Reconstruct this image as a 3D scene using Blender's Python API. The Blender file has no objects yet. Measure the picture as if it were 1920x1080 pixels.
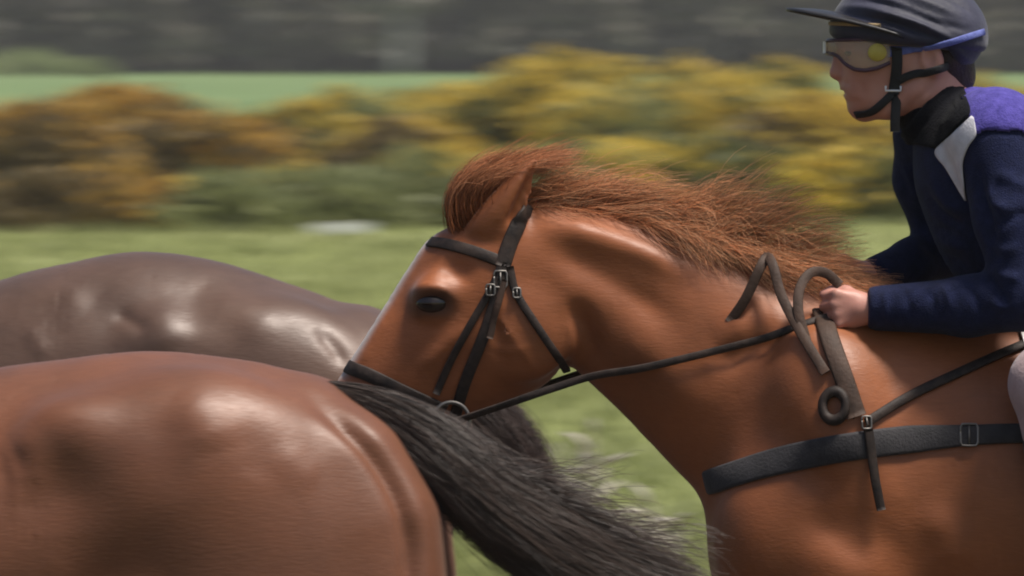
import bpy, math, random
import numpy as np
from mathutils import Vector
from mathutils.bvhtree import BVHTree

random.seed(7)
rng = np.random.default_rng(7)
sc = bpy.context.scene
COL = sc.collection

# ------------------------------------------------------------------ camera, sky, sun, exposure
F_PX, CAM_D, CAM_H = 12000.0, 12.0, 2.05
PITCH = math.atan(480 / F_PX)
cam_d = bpy.data.cameras.new('camera')
cam = bpy.data.objects.new('camera', cam_d)
COL.objects.link(cam)
cam.location = (0, -CAM_D, CAM_H)
cam.rotation_euler = (math.pi / 2 - PITCH, 0, 0)
cam_d.sensor_width = 36.0
cam_d.lens = F_PX * 36.0 / 1920.0
cam_d.clip_end = 3000
cam_d.dof.use_dof = True
cam_d.dof.focus_distance = 11.85
cam_d.dof.aperture_fstop = 13.0
cam_d.dof.aperture_ratio = 0.18
sc.camera = cam

SUN_DIR = Vector((0.34, -0.18, 0.92)).normalized()
w = bpy.data.worlds.new('World')
sc.world = w
w.use_nodes = True
wn = w.node_tree.nodes
sky = wn.new('ShaderNodeTexSky')
sky.sky_type = 'NISHITA'
sky.sun_disc = False
sky.sun_elevation = math.asin(SUN_DIR.z)
sky.sun_rotation = math.atan2(SUN_DIR.x, SUN_DIR.y)
sky.air_density = 1.0
sky.dust_density = 3.0
sky.ozone_density = 1.0
wn['Background'].inputs['Strength'].default_value = 0.06
w.node_tree.links.new(sky.outputs[0], wn['Background'].inputs['Color'])

sun_d = bpy.data.lights.new('sun', 'SUN')
sun_d.energy = 3.3
sun_d.angle = math.radians(12)
sun_d.color = (1.0, 0.94, 0.86)
sun = bpy.data.objects.new('sun', sun_d)
COL.objects.link(sun)
sun.location = (5, -4, 12)
sun.rotation_euler = SUN_DIR.to_track_quat('Z', 'Y').to_euler()

sc.cycles.filter_width = 2.0
sc.view_settings.view_transform = 'Standard'
sc.view_settings.look = 'None'
sc.view_settings.gamma = 1.0
sc.view_settings.exposure = 0.72

# ------------------------------------------------------------------ photograph geometry helpers
CP, SP = math.cos(PITCH), math.sin(PITCH)
CAMP = np.array([0.0, -CAM_D, CAM_H])

def ray(px, py):
    a, b = (px - 960) / F_PX, (540 - py) / F_PX
    return np.array([a, CP + b * SP, -SP + b * CP])

def P(px, py, Y=0.0):
    """the point that stands at depth Y and is seen at photograph pixel px, py"""
    d = ray(px, py)
    return CAMP + d * ((Y + CAM_D) / d[1])

def proj(V):
    q = V - CAMP
    depth = q[:, 1] * CP - q[:, 2] * SP
    up = q[:, 1] * SP + q[:, 2] * CP
    return np.stack([960 + F_PX * q[:, 0] / depth, 540 - F_PX * up / depth], 1)

def ground_at(px, dist):
    return np.array([(px - 960) / F_PX * dist, dist - CAM_D, 0.0])

# ------------------------------------------------------------------ objects and tags
def link(o, parent=None):
    COL.objects.link(o)
    if parent is not None:
        o.parent = parent
    return o

def tag(o, label=None, cat=None, group=None, kind=None):
    if label: o['label'] = label
    if cat: o['category'] = cat
    if group: o['group'] = group
    if kind: o['kind'] = kind
    return o

def empty(name, loc, label, cat, group=None, rz=0.0):
    o = bpy.data.objects.new(name, None)
    o.empty_display_size = 0.2
    o.location = loc
    o.rotation_euler.z = rz
    link(o)
    return tag(o, label, cat, group)

def mk_mesh(name, V, F, smooth=True):
    """V (n,3), F (m,3) or (m,4) arrays -> mesh data, fast"""
    V = np.ascontiguousarray(V, np.float32)
    F = np.ascontiguousarray(F, np.int32)
    me = bpy.data.meshes.new(name)
    me.vertices.add(len(V))
    me.vertices.foreach_set('co', V.ravel())
    k = F.shape[1]
    me.loops.add(F.size)
    me.loops.foreach_set('vertex_index', F.ravel())
    me.polygons.add(len(F))
    me.polygons.foreach_set('loop_start', np.arange(0, F.size, k, dtype=np.int32))
    me.polygons.foreach_set('loop_total', np.full(len(F), k, np.int32))
    me.polygons.foreach_set('use_smooth', np.full(len(F), smooth))
    me.update(calc_edges=True)
    me.validate()
    return me

def obj(name, V, F, mat, parent=None, smooth=True, origin=None):
    V = np.asarray(V, float)
    if origin is not None:
        V = V - np.asarray(origin)
    me = mk_mesh(name, V, F, smooth)
    me.materials.append(mat)
    o = bpy.data.objects.new(name, me)
    link(o, parent)
    if origin is not None and parent is None:
        o.location = origin
    return o

def set_attr(o, name, arr, kind='FLOAT'):
    me = o.data
    if kind == 'COLOR':
        a = me.color_attributes.new(name, 'FLOAT_COLOR', 'POINT')
        c = np.ones((len(arr), 4), np.float32); c[:, :3] = arr
        a.data.foreach_set('color', c.ravel())
    else:
        a = me.attributes.new(name, 'FLOAT', 'POINT')
        a.data.foreach_set('value', np.asarray(arr, np.float32))

class Buf:
    """collects quads and triangles (triangles as degenerate-free separate list)"""
    def __init__(s): s.V, s.F, s.n = [], [], 0
    def add(s, V, F):
        V = np.asarray(V, float).reshape(-1, 3); F = np.asarray(F, int)
        s.V.append(V); s.F.append(F + s.n); s.n += len(V)
    def get(s): return np.concatenate(s.V), np.concatenate(s.F)

# ------------------------------------------------------------------ materials
def new_mat(name):
    m = bpy.data.materials.new(name)
    m.use_nodes = True
    return m, m.node_tree.nodes, m.node_tree.links, m.node_tree.nodes['Principled BSDF']

def ramp(n, l, src, stops):
    r = n.new('ShaderNodeValToRGB')
    el = r.color_ramp.elements
    while len(el) < len(stops): el.new(0.5)
    for e, (p, c) in zip(el, stops):
        e.position = p; e.color = (*c, 1)
    l.new(src, r.inputs[0])
    return r.outputs[0]

def noise(n, l, scale, detail=4, rough=0.55, stretch=None, coord='Object', dist=0.0):
    tc = n.new('ShaderNodeTexCoord')
    t = n.new('ShaderNodeTexNoise')
    t.inputs['Scale'].default_value = scale
    t.inputs['Detail'].default_value = detail
    t.inputs['Roughness'].default_value = rough
    t.inputs['Distortion'].default_value = dist
    src = tc.outputs[coord]
    if stretch:
        mp = n.new('ShaderNodeMapping')
        mp.inputs['Scale'].default_value = stretch
        l.new(src, mp.inputs[0]); src = mp.outputs[0]
    l.new(src, t.inputs['Vector'])
    return t.outputs['Fac']

def mixc(n, l, fac, a, b, mode='MIX'):
    m = n.new('ShaderNodeMix'); m.data_type = 'RGBA'; m.blend_type = mode
    for s, v in ((m.inputs[0], fac), (m.inputs[6], a), (m.inputs[7], b)):
        if hasattr(v, 'node'): l.new(v, s)
        elif isinstance(v, (int, float)): s.default_value = v
        else: s.default_value = (*v, 1)
    return m.outputs[2]

def bump(n, l, bsdf, src, strength, dist=0.01):
    b = n.new('ShaderNodeBump')
    b.inputs['Strength'].default_value = strength
    b.inputs['Distance'].default_value = dist
    l.new(src, b.inputs['Height'])
    l.new(b.outputs[0], bsdf.inputs['Normal'])

def plain(name, c1, c2, scale=8, rough=0.6, bump_s=0.0, bump_scale=60, spec=0.5, sheen=0.0, metal=0.0, stretch=None):
    m, n, l, b = new_mat(name)
    f = noise(n, l, scale, 5, 0.6, stretch)
    l.new(ramp(n, l, f, [(0.3, c1), (0.7, c2)]), b.inputs['Base Color'])
    b.inputs['Roughness'].default_value = rough
    b.inputs['Specular IOR Level'].default_value = spec
    b.inputs['Metallic'].default_value = metal
    if sheen:
        b.inputs['Sheen Weight'].default_value = sheen
        b.inputs['Sheen Roughness'].default_value = 0.5
    if bump_s:
        bump(n, l, b, noise(n, l, bump_scale, 3, 0.6), bump_s, 0.004)
    return m

def coat_mat(name, rough=0.42, spec=0.5, sheen=0.0):
    """short horse hair: colour from the coat attribute, broken by flecks and hair grain"""
    m, n, l, b = new_mat(name)
    at = n.new('ShaderNodeAttribute'); at.attribute_name = 'coat'
    big = noise(n, l, 5, 3, 0.5)
    v1 = ramp(n, l, big, [(0.3, (0.80, 0.80, 0.80)), (0.7, (1.16, 1.12, 1.08))])
    c = mixc(n, l, 1.0, at.outputs['Color'], v1, 'MULTIPLY')
    grain = noise(n, l, 90, 3, 0.65, (0.35, 1.0, 1.6), dist=0.6)
    v2 = ramp(n, l, grain, [(0.3, (0.92, 0.91, 0.90)), (0.7, (1.07, 1.08, 1.09))])
    c = mixc(n, l, 1.0, c, v2, 'MULTIPLY')
    l.new(c, b.inputs['Base Color'])
    rr = n.new('ShaderNodeMapRange')
    rr.inputs[3].default_value = rough - 0.13; rr.inputs[4].default_value = rough + 0.17
    l.new(noise(n, l, 34, 7, 0.7, (0.5, 1, 1.2)), rr.inputs[0])
    l.new(rr.outputs[0], b.inputs['Roughness'])
    b.inputs['Specular IOR Level'].default_value = spec
    b.inputs['Specular Tint'].default_value = (1.0, 0.93, 0.9, 1)
    b.inputs['Sheen Weight'].default_value = sheen
    b.inputs['Sheen Roughness'].default_value = 0.4
    fine = noise(n, l, 160, 3, 0.6, (0.3, 1.0, 1.5), dist=0.5)
    veins = noise(n, l, 14, 4, 0.6, dist=1.0)
    mm = n.new('ShaderNodeMath'); mm.operation = 'MULTIPLY_ADD'
    l.new(veins, mm.inputs[0]); mm.inputs[1].default_value = 0.7; l.new(fine, mm.inputs[2])
    bump(n, l, b, mm.outputs[0], 0.20, 0.003)
    return m

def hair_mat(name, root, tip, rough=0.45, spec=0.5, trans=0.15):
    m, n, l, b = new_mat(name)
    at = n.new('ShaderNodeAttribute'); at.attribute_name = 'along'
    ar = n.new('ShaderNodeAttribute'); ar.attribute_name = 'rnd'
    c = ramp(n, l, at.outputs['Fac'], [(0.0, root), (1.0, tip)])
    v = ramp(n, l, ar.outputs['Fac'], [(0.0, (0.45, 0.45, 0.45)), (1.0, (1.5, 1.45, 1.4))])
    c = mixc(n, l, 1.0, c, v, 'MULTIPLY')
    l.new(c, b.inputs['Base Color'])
    b.inputs['Roughness'].default_value = rough
    b.inputs['Specular IOR Level'].default_value = spec
    tr = n.new('ShaderNodeBsdfTranslucent'); l.new(c, tr.inputs['Color'])
    mx = n.new('ShaderNodeMixShader'); mx.inputs[0].default_value = trans
    l.new(b.outputs[0], mx.inputs[1]); l.new(tr.outputs[0], mx.inputs[2])
    l.new(mx.outputs[0], n['Material Output'].inputs['Surface'])
    return m

def leaf_mat(name, c1, c2, trans=0.25, rough=0.55):
    m, n, l, b = new_mat(name)
    at = n.new('ShaderNodeAttribute'); at.attribute_name = 'rnd'
    c = ramp(n, l, at.outputs['Fac'], [(0.0, c1), (1.0, c2)])
    l.new(c, b.inputs['Base Color'])
    b.inputs['Roughness'].default_value = rough
    tr = n.new('ShaderNodeBsdfTranslucent'); l.new(c, tr.inputs['Color'])
    mx = n.new('ShaderNodeMixShader'); mx.inputs[0].default_value = trans
    l.new(b.outputs[0], mx.inputs[1]); l.new(tr.outputs[0], mx.inputs[2])
    l.new(mx.outputs[0], n['Material Output'].inputs['Surface'])
    return m

M = {}
M['leather'] = plain('dark_leather', (0.010, 0.007, 0.006), (0.046, 0.030, 0.023), 45, 0.62, 0.25, 120, spec=0.3)
M['leather_brown'] = plain('brown_leather', (0.030, 0.017, 0.011), (0.075, 0.042, 0.028), 25, 0.65, 0.3, 140, spec=0.3)
M['webbing'] = plain('slate_webbing', (0.013, 0.0115, 0.013), (0.030, 0.026, 0.029), 40, 0.75, 0.4, 200, sheen=0.1)
M['steel'] = plain('worn_steel', (0.14, 0.13, 0.12), (0.28, 0.26, 0.24), 30, 0.5, 0.1, 80, metal=0.9)
M['white_plastic_and_glare'] = plain('white_plastic_and_glare', (0.68, 0.68, 0.68), (0.8, 0.8, 0.8), 20, 0.4)
M['eye'] = plain('dark_eye', (0.008, 0.005, 0.004), (0.022, 0.012, 0.009), 40, 0.16, spec=0.6)
M['eyelid'] = plain('dark_eyelid', (0.016, 0.011, 0.010), (0.035, 0.022, 0.018), 60, 0.45, 0.3, 100)

# ------------------------------------------------------------------ implicit bodies (signed distance on a grid, then surface nets)
class Field:
    def __init__(s, lo, hi, h):
        s.lo = np.array(lo, float); s.h = h
        s.n = np.ceil((np.array(hi) - s.lo) / h).astype(int) + 1
        s.d = np.full(s.n, 1.0, np.float32)
    def box(s, lo, hi):
        a = np.clip(np.floor((np.asarray(lo) - s.lo) / s.h).astype(int), 0, s.n)
        b = np.clip(np.ceil((np.asarray(hi) - s.lo) / s.h).astype(int) + 1, 0, s.n)
        return a, b
    def axes(s, a, b):
        return [(s.lo[i] + s.h * np.arange(a[i], b[i])).astype(np.float32) for i in range(3)]
    def mix(s, a, b, t, k, sub=False):
        sl = tuple(slice(a[i], b[i]) for i in range(3))
        o = s.d[sl]
        if sub:
            t = -t
            hh = np.maximum(k - np.abs(o - t), 0) / k
            s.d[sl] = np.maximum(o, t) + hh * hh * k * 0.25
        else:
            hh = np.maximum(k - np.abs(o - t), 0) / k
            s.d[sl] = np.minimum(o, t) - hh * hh * k * 0.25
    def ell_raw(s, c, r, R, a, b):
        X, Y, Z = s.axes(a, b)
        x = X[:, None, None] - c[0]; y = Y[None, :, None] - c[1]; z = Z[None, None, :] - c[2]
        if R is None:
            u, v, q = x / r[0], y / r[1], z / r[2]
            u2, v2, q2 = u / r[0], v / r[1], q / r[2]
        else:
            A = x * R[0][0] + y * R[0][1] + z * R[0][2]
            B = x * R[1][0] + y * R[1][1] + z * R[1][2]
            C = x * R[2][0] + y * R[2][1] + z * R[2][2]
            u, v, q = A / r[0], B / r[1], C / r[2]
            u2, v2, q2 = u / r[0], v / r[1], q / r[2]
        k0 = np.sqrt(u * u + v * v + q * q); k1 = np.sqrt(u2 * u2 + v2 * v2 + q2 * q2) + 1e-9
        return (k0 * (k0 - 1.0) / k1).astype(np.float32)
    def ell(s, c, r, R=None, k=0.03, sub=False):
        r = np.array(r, float); m = r.max() if R is not None else r
        e = m + 1.5 * k + 2 * s.h
        a, b = s.box(np.asarray(c) - e, np.asarray(c) + e)
        if np.any(b <= a): return
        s.mix(a, b, s.ell_raw(c, r, R, a, b), k, sub)
    def ell2(s, c, r, k=0.03, tilt=0.0, sub=False):
        """mirrored pair about y = 0; tilt in the side plane, degrees, positive = front end up for a leftward body"""
        t = math.radians(tilt); R = None
        if tilt:
            R = [[math.cos(t), 0, -math.sin(t)], [0, 1, 0], [math.sin(t), 0, math.cos(t)]]
        for sg in (-1, 1):
            s.ell((c[0], sg * c[1], c[2]), r, R, k, sub)
    def cone(s, p, q, r0, r1, k=0.02, sub=False):
        p, q = np.asarray(p, float), np.asarray(q, float)
        e = max(r0, r1) + 1.5 * k + 2 * s.h
        a, b = s.box(np.minimum(p, q) - e, np.maximum(p, q) + e)
        if np.any(b <= a): return
        X, Y, Z = s.axes(a, b)
        d = q - p; L2 = float(d @ d) + 1e-12
        x = X[:, None, None] - p[0]; y = Y[None, :, None] - p[1]; z = Z[None, None, :] - p[2]
        t = np.clip((x * d[0] + y * d[1] + z * d[2]) / L2, 0, 1)
        dist = np.sqrt((x - t * d[0]) ** 2 + (y - t * d[1]) ** 2 + (z - t * d[2]) ** 2) - (r0 + (r1 - r0) * t)
        s.mix(a, b, dist.astype(np.float32), k, sub)
    def limb(s, pts, rad, k=0.02):
        for i in range(len(pts) - 1):
            s.cone(pts[i], pts[i + 1], rad[i], rad[i + 1], k)
    def loft(s, top, bot, hw, along=0.06, k=0.03, step=0.015, ymid=0.0):
        """sections given by two side-plane points (x,z) and a half width"""
        T, B = np.array(top, float), np.array(bot, float); W = np.array(hw, float)
        Ym = np.full(len(W), ymid) if np.isscalar(ymid) else np.array(ymid, float)
        L = np.linalg.norm(np.diff((T + B) / 2, axis=0), axis=1).sum()
        n = max(int(L / step), 4)
        D = crom(np.column_stack([T, B, W, Ym]), n)
        lo = np.array([D[:, [0, 2]].min(), (D[:, 5] - D[:, 4]).min(), D[:, [1, 3]].min()]) - along - 2 * k - 2 * s.h
        hi = np.array([D[:, [0, 2]].max(), (D[:, 5] + D[:, 4]).max(), D[:, [1, 3]].max()]) + along + 2 * k + 2 * s.h
        a, b = s.box(lo, hi)
        tmp = np.full(b - a, 1.0, np.float32)
        for tx, tz, bx, bz, wd, ym in D:
            c = np.array([(tx + bx) / 2, ym, (tz + bz) / 2])
            hh = math.hypot(tx - bx, tz - bz) / 2 + 1e-6
            e = np.array([(tx - bx), 0, (tz - bz)]) / (2 * hh)
            ax = np.array([e[2], 0, -e[0]])
            al = min(along, hh * 0.9)
            R = [ax, [0, 1, 0], e]
            ext = np.abs(ax) * al + np.abs(e) * hh; ext[1] = wd
            ext = ext + 1.5 * k + 2 * s.h
            aa, bb = s.box(c - ext, c + ext)
            aa = np.maximum(aa, a); bb = np.minimum(bb, b)
            if np.any(bb <= aa): continue
            v = s.ell_raw(c, (al, wd, hh), R, aa, bb)
            sl = tuple(slice(aa[i] - a[i], bb[i] - a[i]) for i in range(3))
            tmp[sl] = np.minimum(tmp[sl], v)
        s.mix(a, b, tmp, k)
    def cut(s, point, normal, k=0.004):
        """removes everything on the normal's side of a plane"""
        a, b = np.zeros(3, int), s.n
        X, Y, Z = s.axes(a, b)
        nrm = np.asarray(normal, float); nrm = nrm / np.linalg.norm(nrm)
        t = ((X[:, None, None] - point[0]) * nrm[0] + (Y[None, :, None] - point[1]) * nrm[1] + (Z[None, None, :] - point[2]) * nrm[2]).astype(np.float32)
        hh = np.maximum(k - np.abs(s.d - t), 0) / k
        s.d = np.maximum(s.d, t) + hh * hh * k * 0.25
    def mesh(s, smooth=3):
        V, Fq = nets(s.d, s.lo, s.h)
        return relax(V, Fq, smooth), Fq

def crom(A, n):
    A = np.asarray(A, float); m = len(A)
    t = np.linspace(0, m - 1, n); i = np.clip(t.astype(int), 0, m - 2); f = (t - i)[:, None]
    g = lambda j: A[np.clip(j, 0, m - 1)]
    p0, p1, p2, p3 = g(i - 1), g(i), g(i + 1), g(i + 2)
    p0 = np.where((i == 0)[:, None], 2 * p1 - p2, p0); p3 = np.where((i == m - 2)[:, None], 2 * p2 - p1, p3)
    return 0.5 * (2 * p1 + (p2 - p0) * f + (2 * p0 - 5 * p1 + 4 * p2 - p3) * f ** 2 + (3 * p1 - p0 - 3 * p2 + p3) * f ** 3)

def nets(d, lo, h):
    ins = d < 0
    n = np.array(d.shape) - 1
    cnt = np.zeros(n, np.int8)
    offs = [(i, j, k) for i in (0, 1) for j in (0, 1) for k in (0, 1)]
    for o in offs:
        cnt += ins[o[0]:o[0] + n[0], o[1]:o[1] + n[1], o[2]:o[2] + n[2]]
    idx = np.argwhere((cnt > 0) & (cnt < 8))
    vid = np.full(n, -1, np.int32)
    vid[idx[:, 0], idx[:, 1], idx[:, 2]] = np.arange(len(idx))
    acc = np.zeros((len(idx), 3)); c = np.zeros(len(idx))
    val = {o: d[idx[:, 0] + o[0], idx[:, 1] + o[1], idx[:, 2] + o[2]] for o in offs}
    for o in offs:
        for ax in range(3):
            if o[ax] == 0:
                q = list(o); q[ax] = 1; q = tuple(q)
                a, b = val[o], val[q]
                m = (a < 0) != (b < 0)
                t = a[m] / (a[m] - b[m])
                pos = np.tile(np.array(o, float), (m.sum(), 1)); pos[:, ax] = t
                acc[m] += pos; c[m] += 1
    V = lo + h * (idx + acc / c[:, None])
    faces = []
    for ax in range(3):
        sa = [slice(None)] * 3; sb = [slice(None)] * 3
        sa[ax] = slice(0, -1); sb[ax] = slice(1, None)
        A, B = ins[tuple(sa)], ins[tuple(sb)]
        e = np.argwhere(A != B)
        u, v = (ax + 1) % 3, (ax + 2) % 3
        e = e[(e[:, u] > 0) & (e[:, v] > 0) & (e[:, u] < n[u]) & (e[:, v] < n[v])]
        def g(du, dv):
            q = e.copy(); q[:, u] += du; q[:, v] += dv
            return vid[q[:, 0], q[:, 1], q[:, 2]]
        f = np.stack([g(-1, -1), g(0, -1), g(0, 0), g(-1, 0)], 1)
        flip = ~A[e[:, 0], e[:, 1], e[:, 2]]
        f[flip] = f[flip][:, ::-1]
        faces.append(f[(f >= 0).all(1)])
    return V, np.concatenate(faces)

def relax(V, Fq, it, lam=0.5):
    if it <= 0: return V
    E = np.concatenate([Fq[:, [0, 1]], Fq[:, [1, 2]], Fq[:, [2, 3]], Fq[:, [3, 0]]])
    n = len(V); i, j = E[:, 0], E[:, 1]
    deg = np.bincount(i, minlength=n) + np.bincount(j, minlength=n) + 1e-9
    for s in range(it):
        for l_ in (lam, -lam * 0.93):
            A = np.stack([np.bincount(i, V[j, a], n) + np.bincount(j, V[i, a], n) for a in range(3)], 1) / deg[:, None]
            V = V + l_ * (A - V)
    return V

def normals(V, Fq):
    nrm = np.cross(V[Fq[:, 2]] - V[Fq[:, 0]], V[Fq[:, 3 if Fq.shape[1] == 4 else 1]] - V[Fq[:, 1 if Fq.shape[1] == 4 else 0]])
    if Fq.shape[1] == 3:
        nrm = np.cross(V[Fq[:, 1]] - V[Fq[:, 0]], V[Fq[:, 2]] - V[Fq[:, 0]])
    N = np.zeros_like(V)
    for k in range(Fq.shape[1]):
        for a in range(3):
            N[:, a] += np.bincount(Fq[:, k], nrm[:, a], len(V))
    return N / (np.linalg.norm(N, axis=1)[:, None] + 1e-12)

def poly_dist(Q, pts, along=False):
    pts = np.asarray(pts, float); best = np.full(len(Q), 1e9); at = np.zeros(len(Q)); k = 0
    if len(pts) == 1:
        return np.linalg.norm(Q - pts[0], axis=1)
    for a, b in zip(pts[:-1], pts[1:]):
        d = b - a; t = np.clip(((Q - a) @ d) / (d @ d + 1e-9), 0, 1)
        r = np.linalg.norm(Q - a - t[:, None] * d, axis=1)
        at = np.where(r < best, (k + t) / (len(pts) - 1), at); k += 1
        best = np.minimum(best, r)
    return (best, at) if along else best

def sculpt(V, Fq, strokes, xf=None, both=True):
    """raises or lowers the skin along strokes drawn over the side of the body: (points, width, height)"""
    N = normals(V, Fq)
    S = V.copy()
    if both: S[:, 1] = -np.abs(S[:, 1])
    Q = proj(xf(S) if xf else S)
    face = np.abs(N[:, 1]) if both else np.clip(-N[:, 1], 0, 1)
    face = np.clip(face * 1.6, 0, 1)
    D = np.zeros(len(V))
    for pts, wd, amp in strokes:
        p = np.asarray(pts, float)
        if len(p) > 2: p = crom(p, len(p) * 5)
        sel = ((Q > p.min(0) - 3 * wd) & (Q < p.max(0) + 3 * wd)).all(1)
        if not sel.any(): continue
        dd, tt = poly_dist(Q[sel], p, True)
        fade = np.clip(np.minimum(tt, 1 - tt) / 0.28, 0, 1) if len(p) > 2 else 1.0
        D[sel] += amp * np.exp(-(dd / wd) ** 2) * fade
    return V + N * (D * face)[:, None]

def bvh_of(V, Fq):
    return BVHTree.FromPolygons([tuple(v) for v in V], [tuple(int(i) for i in f) for f in Fq])

def cast(bvh, px, py):
    d = ray(px, py)
    h = bvh.ray_cast(Vector(CAMP), Vector(d).normalized())
    return (np.array(h[0]), np.array(h[1])) if h[0] is not None else None

# ------------------------------------------------------------------ bands, tubes, strands
def strip(C, N, width, thick, buf):
    """a strap with rounded edges along points C with outward normals N"""
    C, N = np.asarray(C, float), np.asarray(N, float)
    n = len(C); T = np.gradient(C, axis=0); T /= np.linalg.norm(T, axis=1)[:, None] + 1e-12
    S = np.cross(T, N); S /= np.linalg.norm(S, axis=1)[:, None] + 1e-12
    U = np.cross(S, T)
    wd = np.broadcast_to(np.asarray(width, float), (n,))[:, None]
    sect = [(-0.5, 0), (-0.5, 0.6), (-0.4, 1), (0.4, 1), (0.5, 0.6), (0.5, 0)]
    V = np.stack([C + S * (a * wd) + U * (b * thick) for a, b in sect], 1).reshape(-1, 3)
    F = []; k = 6
    for i in range(n - 1):
        for j in range(k):
            F.append((i * k + j, i * k + (j + 1) % k, (i + 1) * k + (j + 1) % k, (i + 1) * k + j))
    F += [(0, 1, 2, 3), (0, 3, 4, 5)]
    b = (n - 1) * k
    F += [(b + 3, b + 2, b + 1, b), (b + 5, b + 4, b + 3, b)]
    buf.add(V, F)

def tube(C, rad, buf, sides=8):
    C = np.asarray(C, float); n = len(C)
    T = np.gradient(C, axis=0); T /= np.linalg.norm(T, axis=1)[:, None] + 1e-12
    ref = np.array([0, 1.0, 0.03]); U = np.cross(T, ref); bad = np.linalg.norm(U, axis=1) < 1e-3
    U[bad] = np.cross(T[bad], [1.0, 0, 0]); U /= np.linalg.norm(U, axis=1)[:, None]
    W = np.cross(T, U); r = np.broadcast_to(np.asarray(rad, float), (n,))[:, None]
    a = np.arange(sides) * 2 * math.pi / sides
    V = np.stack([C + r * (math.cos(t) * U + math.sin(t) * W) for t in a], 1).reshape(-1, 3)
    F = [(i * sides + j, i * sides + (j + 1) % sides, (i + 1) * sides + (j + 1) % sides, (i + 1) * sides + j) for i in range(n - 1) for j in range(sides)]
    V = np.concatenate([V, C[:1], C[-1:]])
    m = n * sides
    for j in range(0, sides, 2):
        F.append((m, (j + 2) % sides, j + 1, j)); F.append((m + 1, m - sides + j, m - sides + j + 1, m - sides + (j + 2) % sides))
    buf.add(V, F)

def ring(c, nrm, R, r, buf, n=20, sides=6, squash=1.0):
    nrm = np.asarray(nrm, float); nrm /= np.linalg.norm(nrm)
    u = np.cross(nrm, [0, 0, 1.0]); u /= np.linalg.norm(u); v = np.cross(nrm, u)
    V, F = [], []
    for i in range(n):
        a = 2 * math.pi * i / n; d = math.cos(a) * u + math.sin(a) * v * squash
        for j in range(sides):
            b = 2 * math.pi * j / sides
            V.append(c + d * (R + r * math.cos(b)) + nrm * r * math.sin(b))
            F.append((i * sides + j, ((i + 1) % n) * sides + j, ((i + 1) % n) * sides + (j + 1) % sides, i * sides + (j + 1) % sides))
    buf.add(V, F)

def strap(bvhs, pts, width, thick, lift=0.002, n=24, buf=None, mirror=True, ym=0.0, jitter=0.0):
    """lays a strap on a body along photograph points; returns the centre line"""
    C, N = [], []
    Q = crom(np.asarray(pts, float), n) if len(pts) > 2 else np.linspace(pts[0], pts[1], n)
    for px, py in Q:
        hits = [h for h in (cast(b, px, py) for b in bvhs) if h]
        if hits:
            p, q = min(hits, key=lambda t: t[0][1])
            if q[1] > 0: q = -q
        elif C:
            p = C[-1].copy(); e = P(px, py, p[1]); q = N[-1]; p = e
        else:
            p = P(px, py, -0.02); q = np.array([0, -1.0, 0])
        C.append(p + q * lift); N.append(q)
    C, N = np.array(C), np.array(N)
    for _ in range(3):
        C[1:-1] = (C[:-2] + 2 * C[1:-1] + C[2:]) / 4; N[1:-1] = (N[:-2] + 2 * N[1:-1] + N[2:]) / 4
    N /= np.linalg.norm(N, axis=1)[:, None]
    b = buf if buf is not None else Buf()
    strip(C, N, width, thick, b)
    if mirror:
        C2, N2 = C.copy(), N.copy(); C2[:, 1] = 2 * ym - C2[:, 1]; N2[:, 1] *= -1
        strip(C2, N2, width, thick, b)
    return C, N, b

def strands(name, pts, rad, mat, parent=None, rnd=None, sides=3):
    """pts (n,k,3), rad (n,k): fine hair as slim prisms"""
    n, k, _ = pts.shape
    T = np.gradient(pts, axis=1); T /= np.linalg.norm(T, axis=2)[..., None] + 1e-12
    ref = rng.normal(size=(n, 1, 3)); U = np.cross(T, np.broadcast_to(ref, T.shape)); U /= np.linalg.norm(U, axis=2)[..., None] + 1e-12
    W = np.cross(T, U)
    V = np.stack([pts + rad[..., None] * (math.cos(a) * U + math.sin(a) * W) for a in np.arange(sides) * 2 * math.pi / sides], 2)
    V = V.reshape(-1, 3)
    base = (np.arange(n)[:, None] * k + np.arange(k - 1)[None, :]) * sides
    F = np.concatenate([np.stack([base + j, base + (j + 1) % sides, base + sides + (j + 1) % sides, base + sides + j], -1).reshape(-1, 4) for j in range(sides)])
    o = obj(name, V, F, mat, parent)
    r = rng.random(n) if rnd is None else rnd
    set_attr(o, 'rnd', np.repeat(r, k * sides))
    set_attr(o, 'along', np.tile(np.repeat(np.linspace(0, 1, k), sides), n))
    return o

def smooth_noise(n, k, amp, seed):
    """(n,k,3) gently wandering offsets, nil at the root"""
    g = np.random.default_rng(seed); t = np.linspace(0, 1, k)[None, :, None]
    out = np.zeros((n, k, 3))
    for f in (1.0, 2.1, 3.7):
        out += g.normal(size=(n, 1, 3)) * np.sin(f * math.pi * t + g.random((n, 1, 3)) * 6.28) / f
    return out * amp * t

# ------------------------------------------------------------------ the setting: heath, field
def ground_mat(name, cols, s1, s2, stretch):
    m, n, l, b = new_mat(name)
    a = noise(n, l, s1, 6, 0.6, stretch)
    c = ramp(n, l, a, list(zip((0.28, 0.45, 0.58, 0.74), cols)))
    fine = noise(n, l, s2, 4, 0.7)
    v = ramp(n, l, fine, [(0.3, (0.65, 0.65, 0.65)), (0.7, (1.3, 1.3, 1.25))])
    l.new(mixc(n, l, 1.0, c, v, 'MULTIPLY'), b.inputs['Base Color'])
    b.inputs['Roughness'].default_value = 0.85
    b.inputs['Specular IOR Level'].default_value = 0.2
    bump(n, l, b, fine, 0.8, 0.06)
    return m

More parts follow.
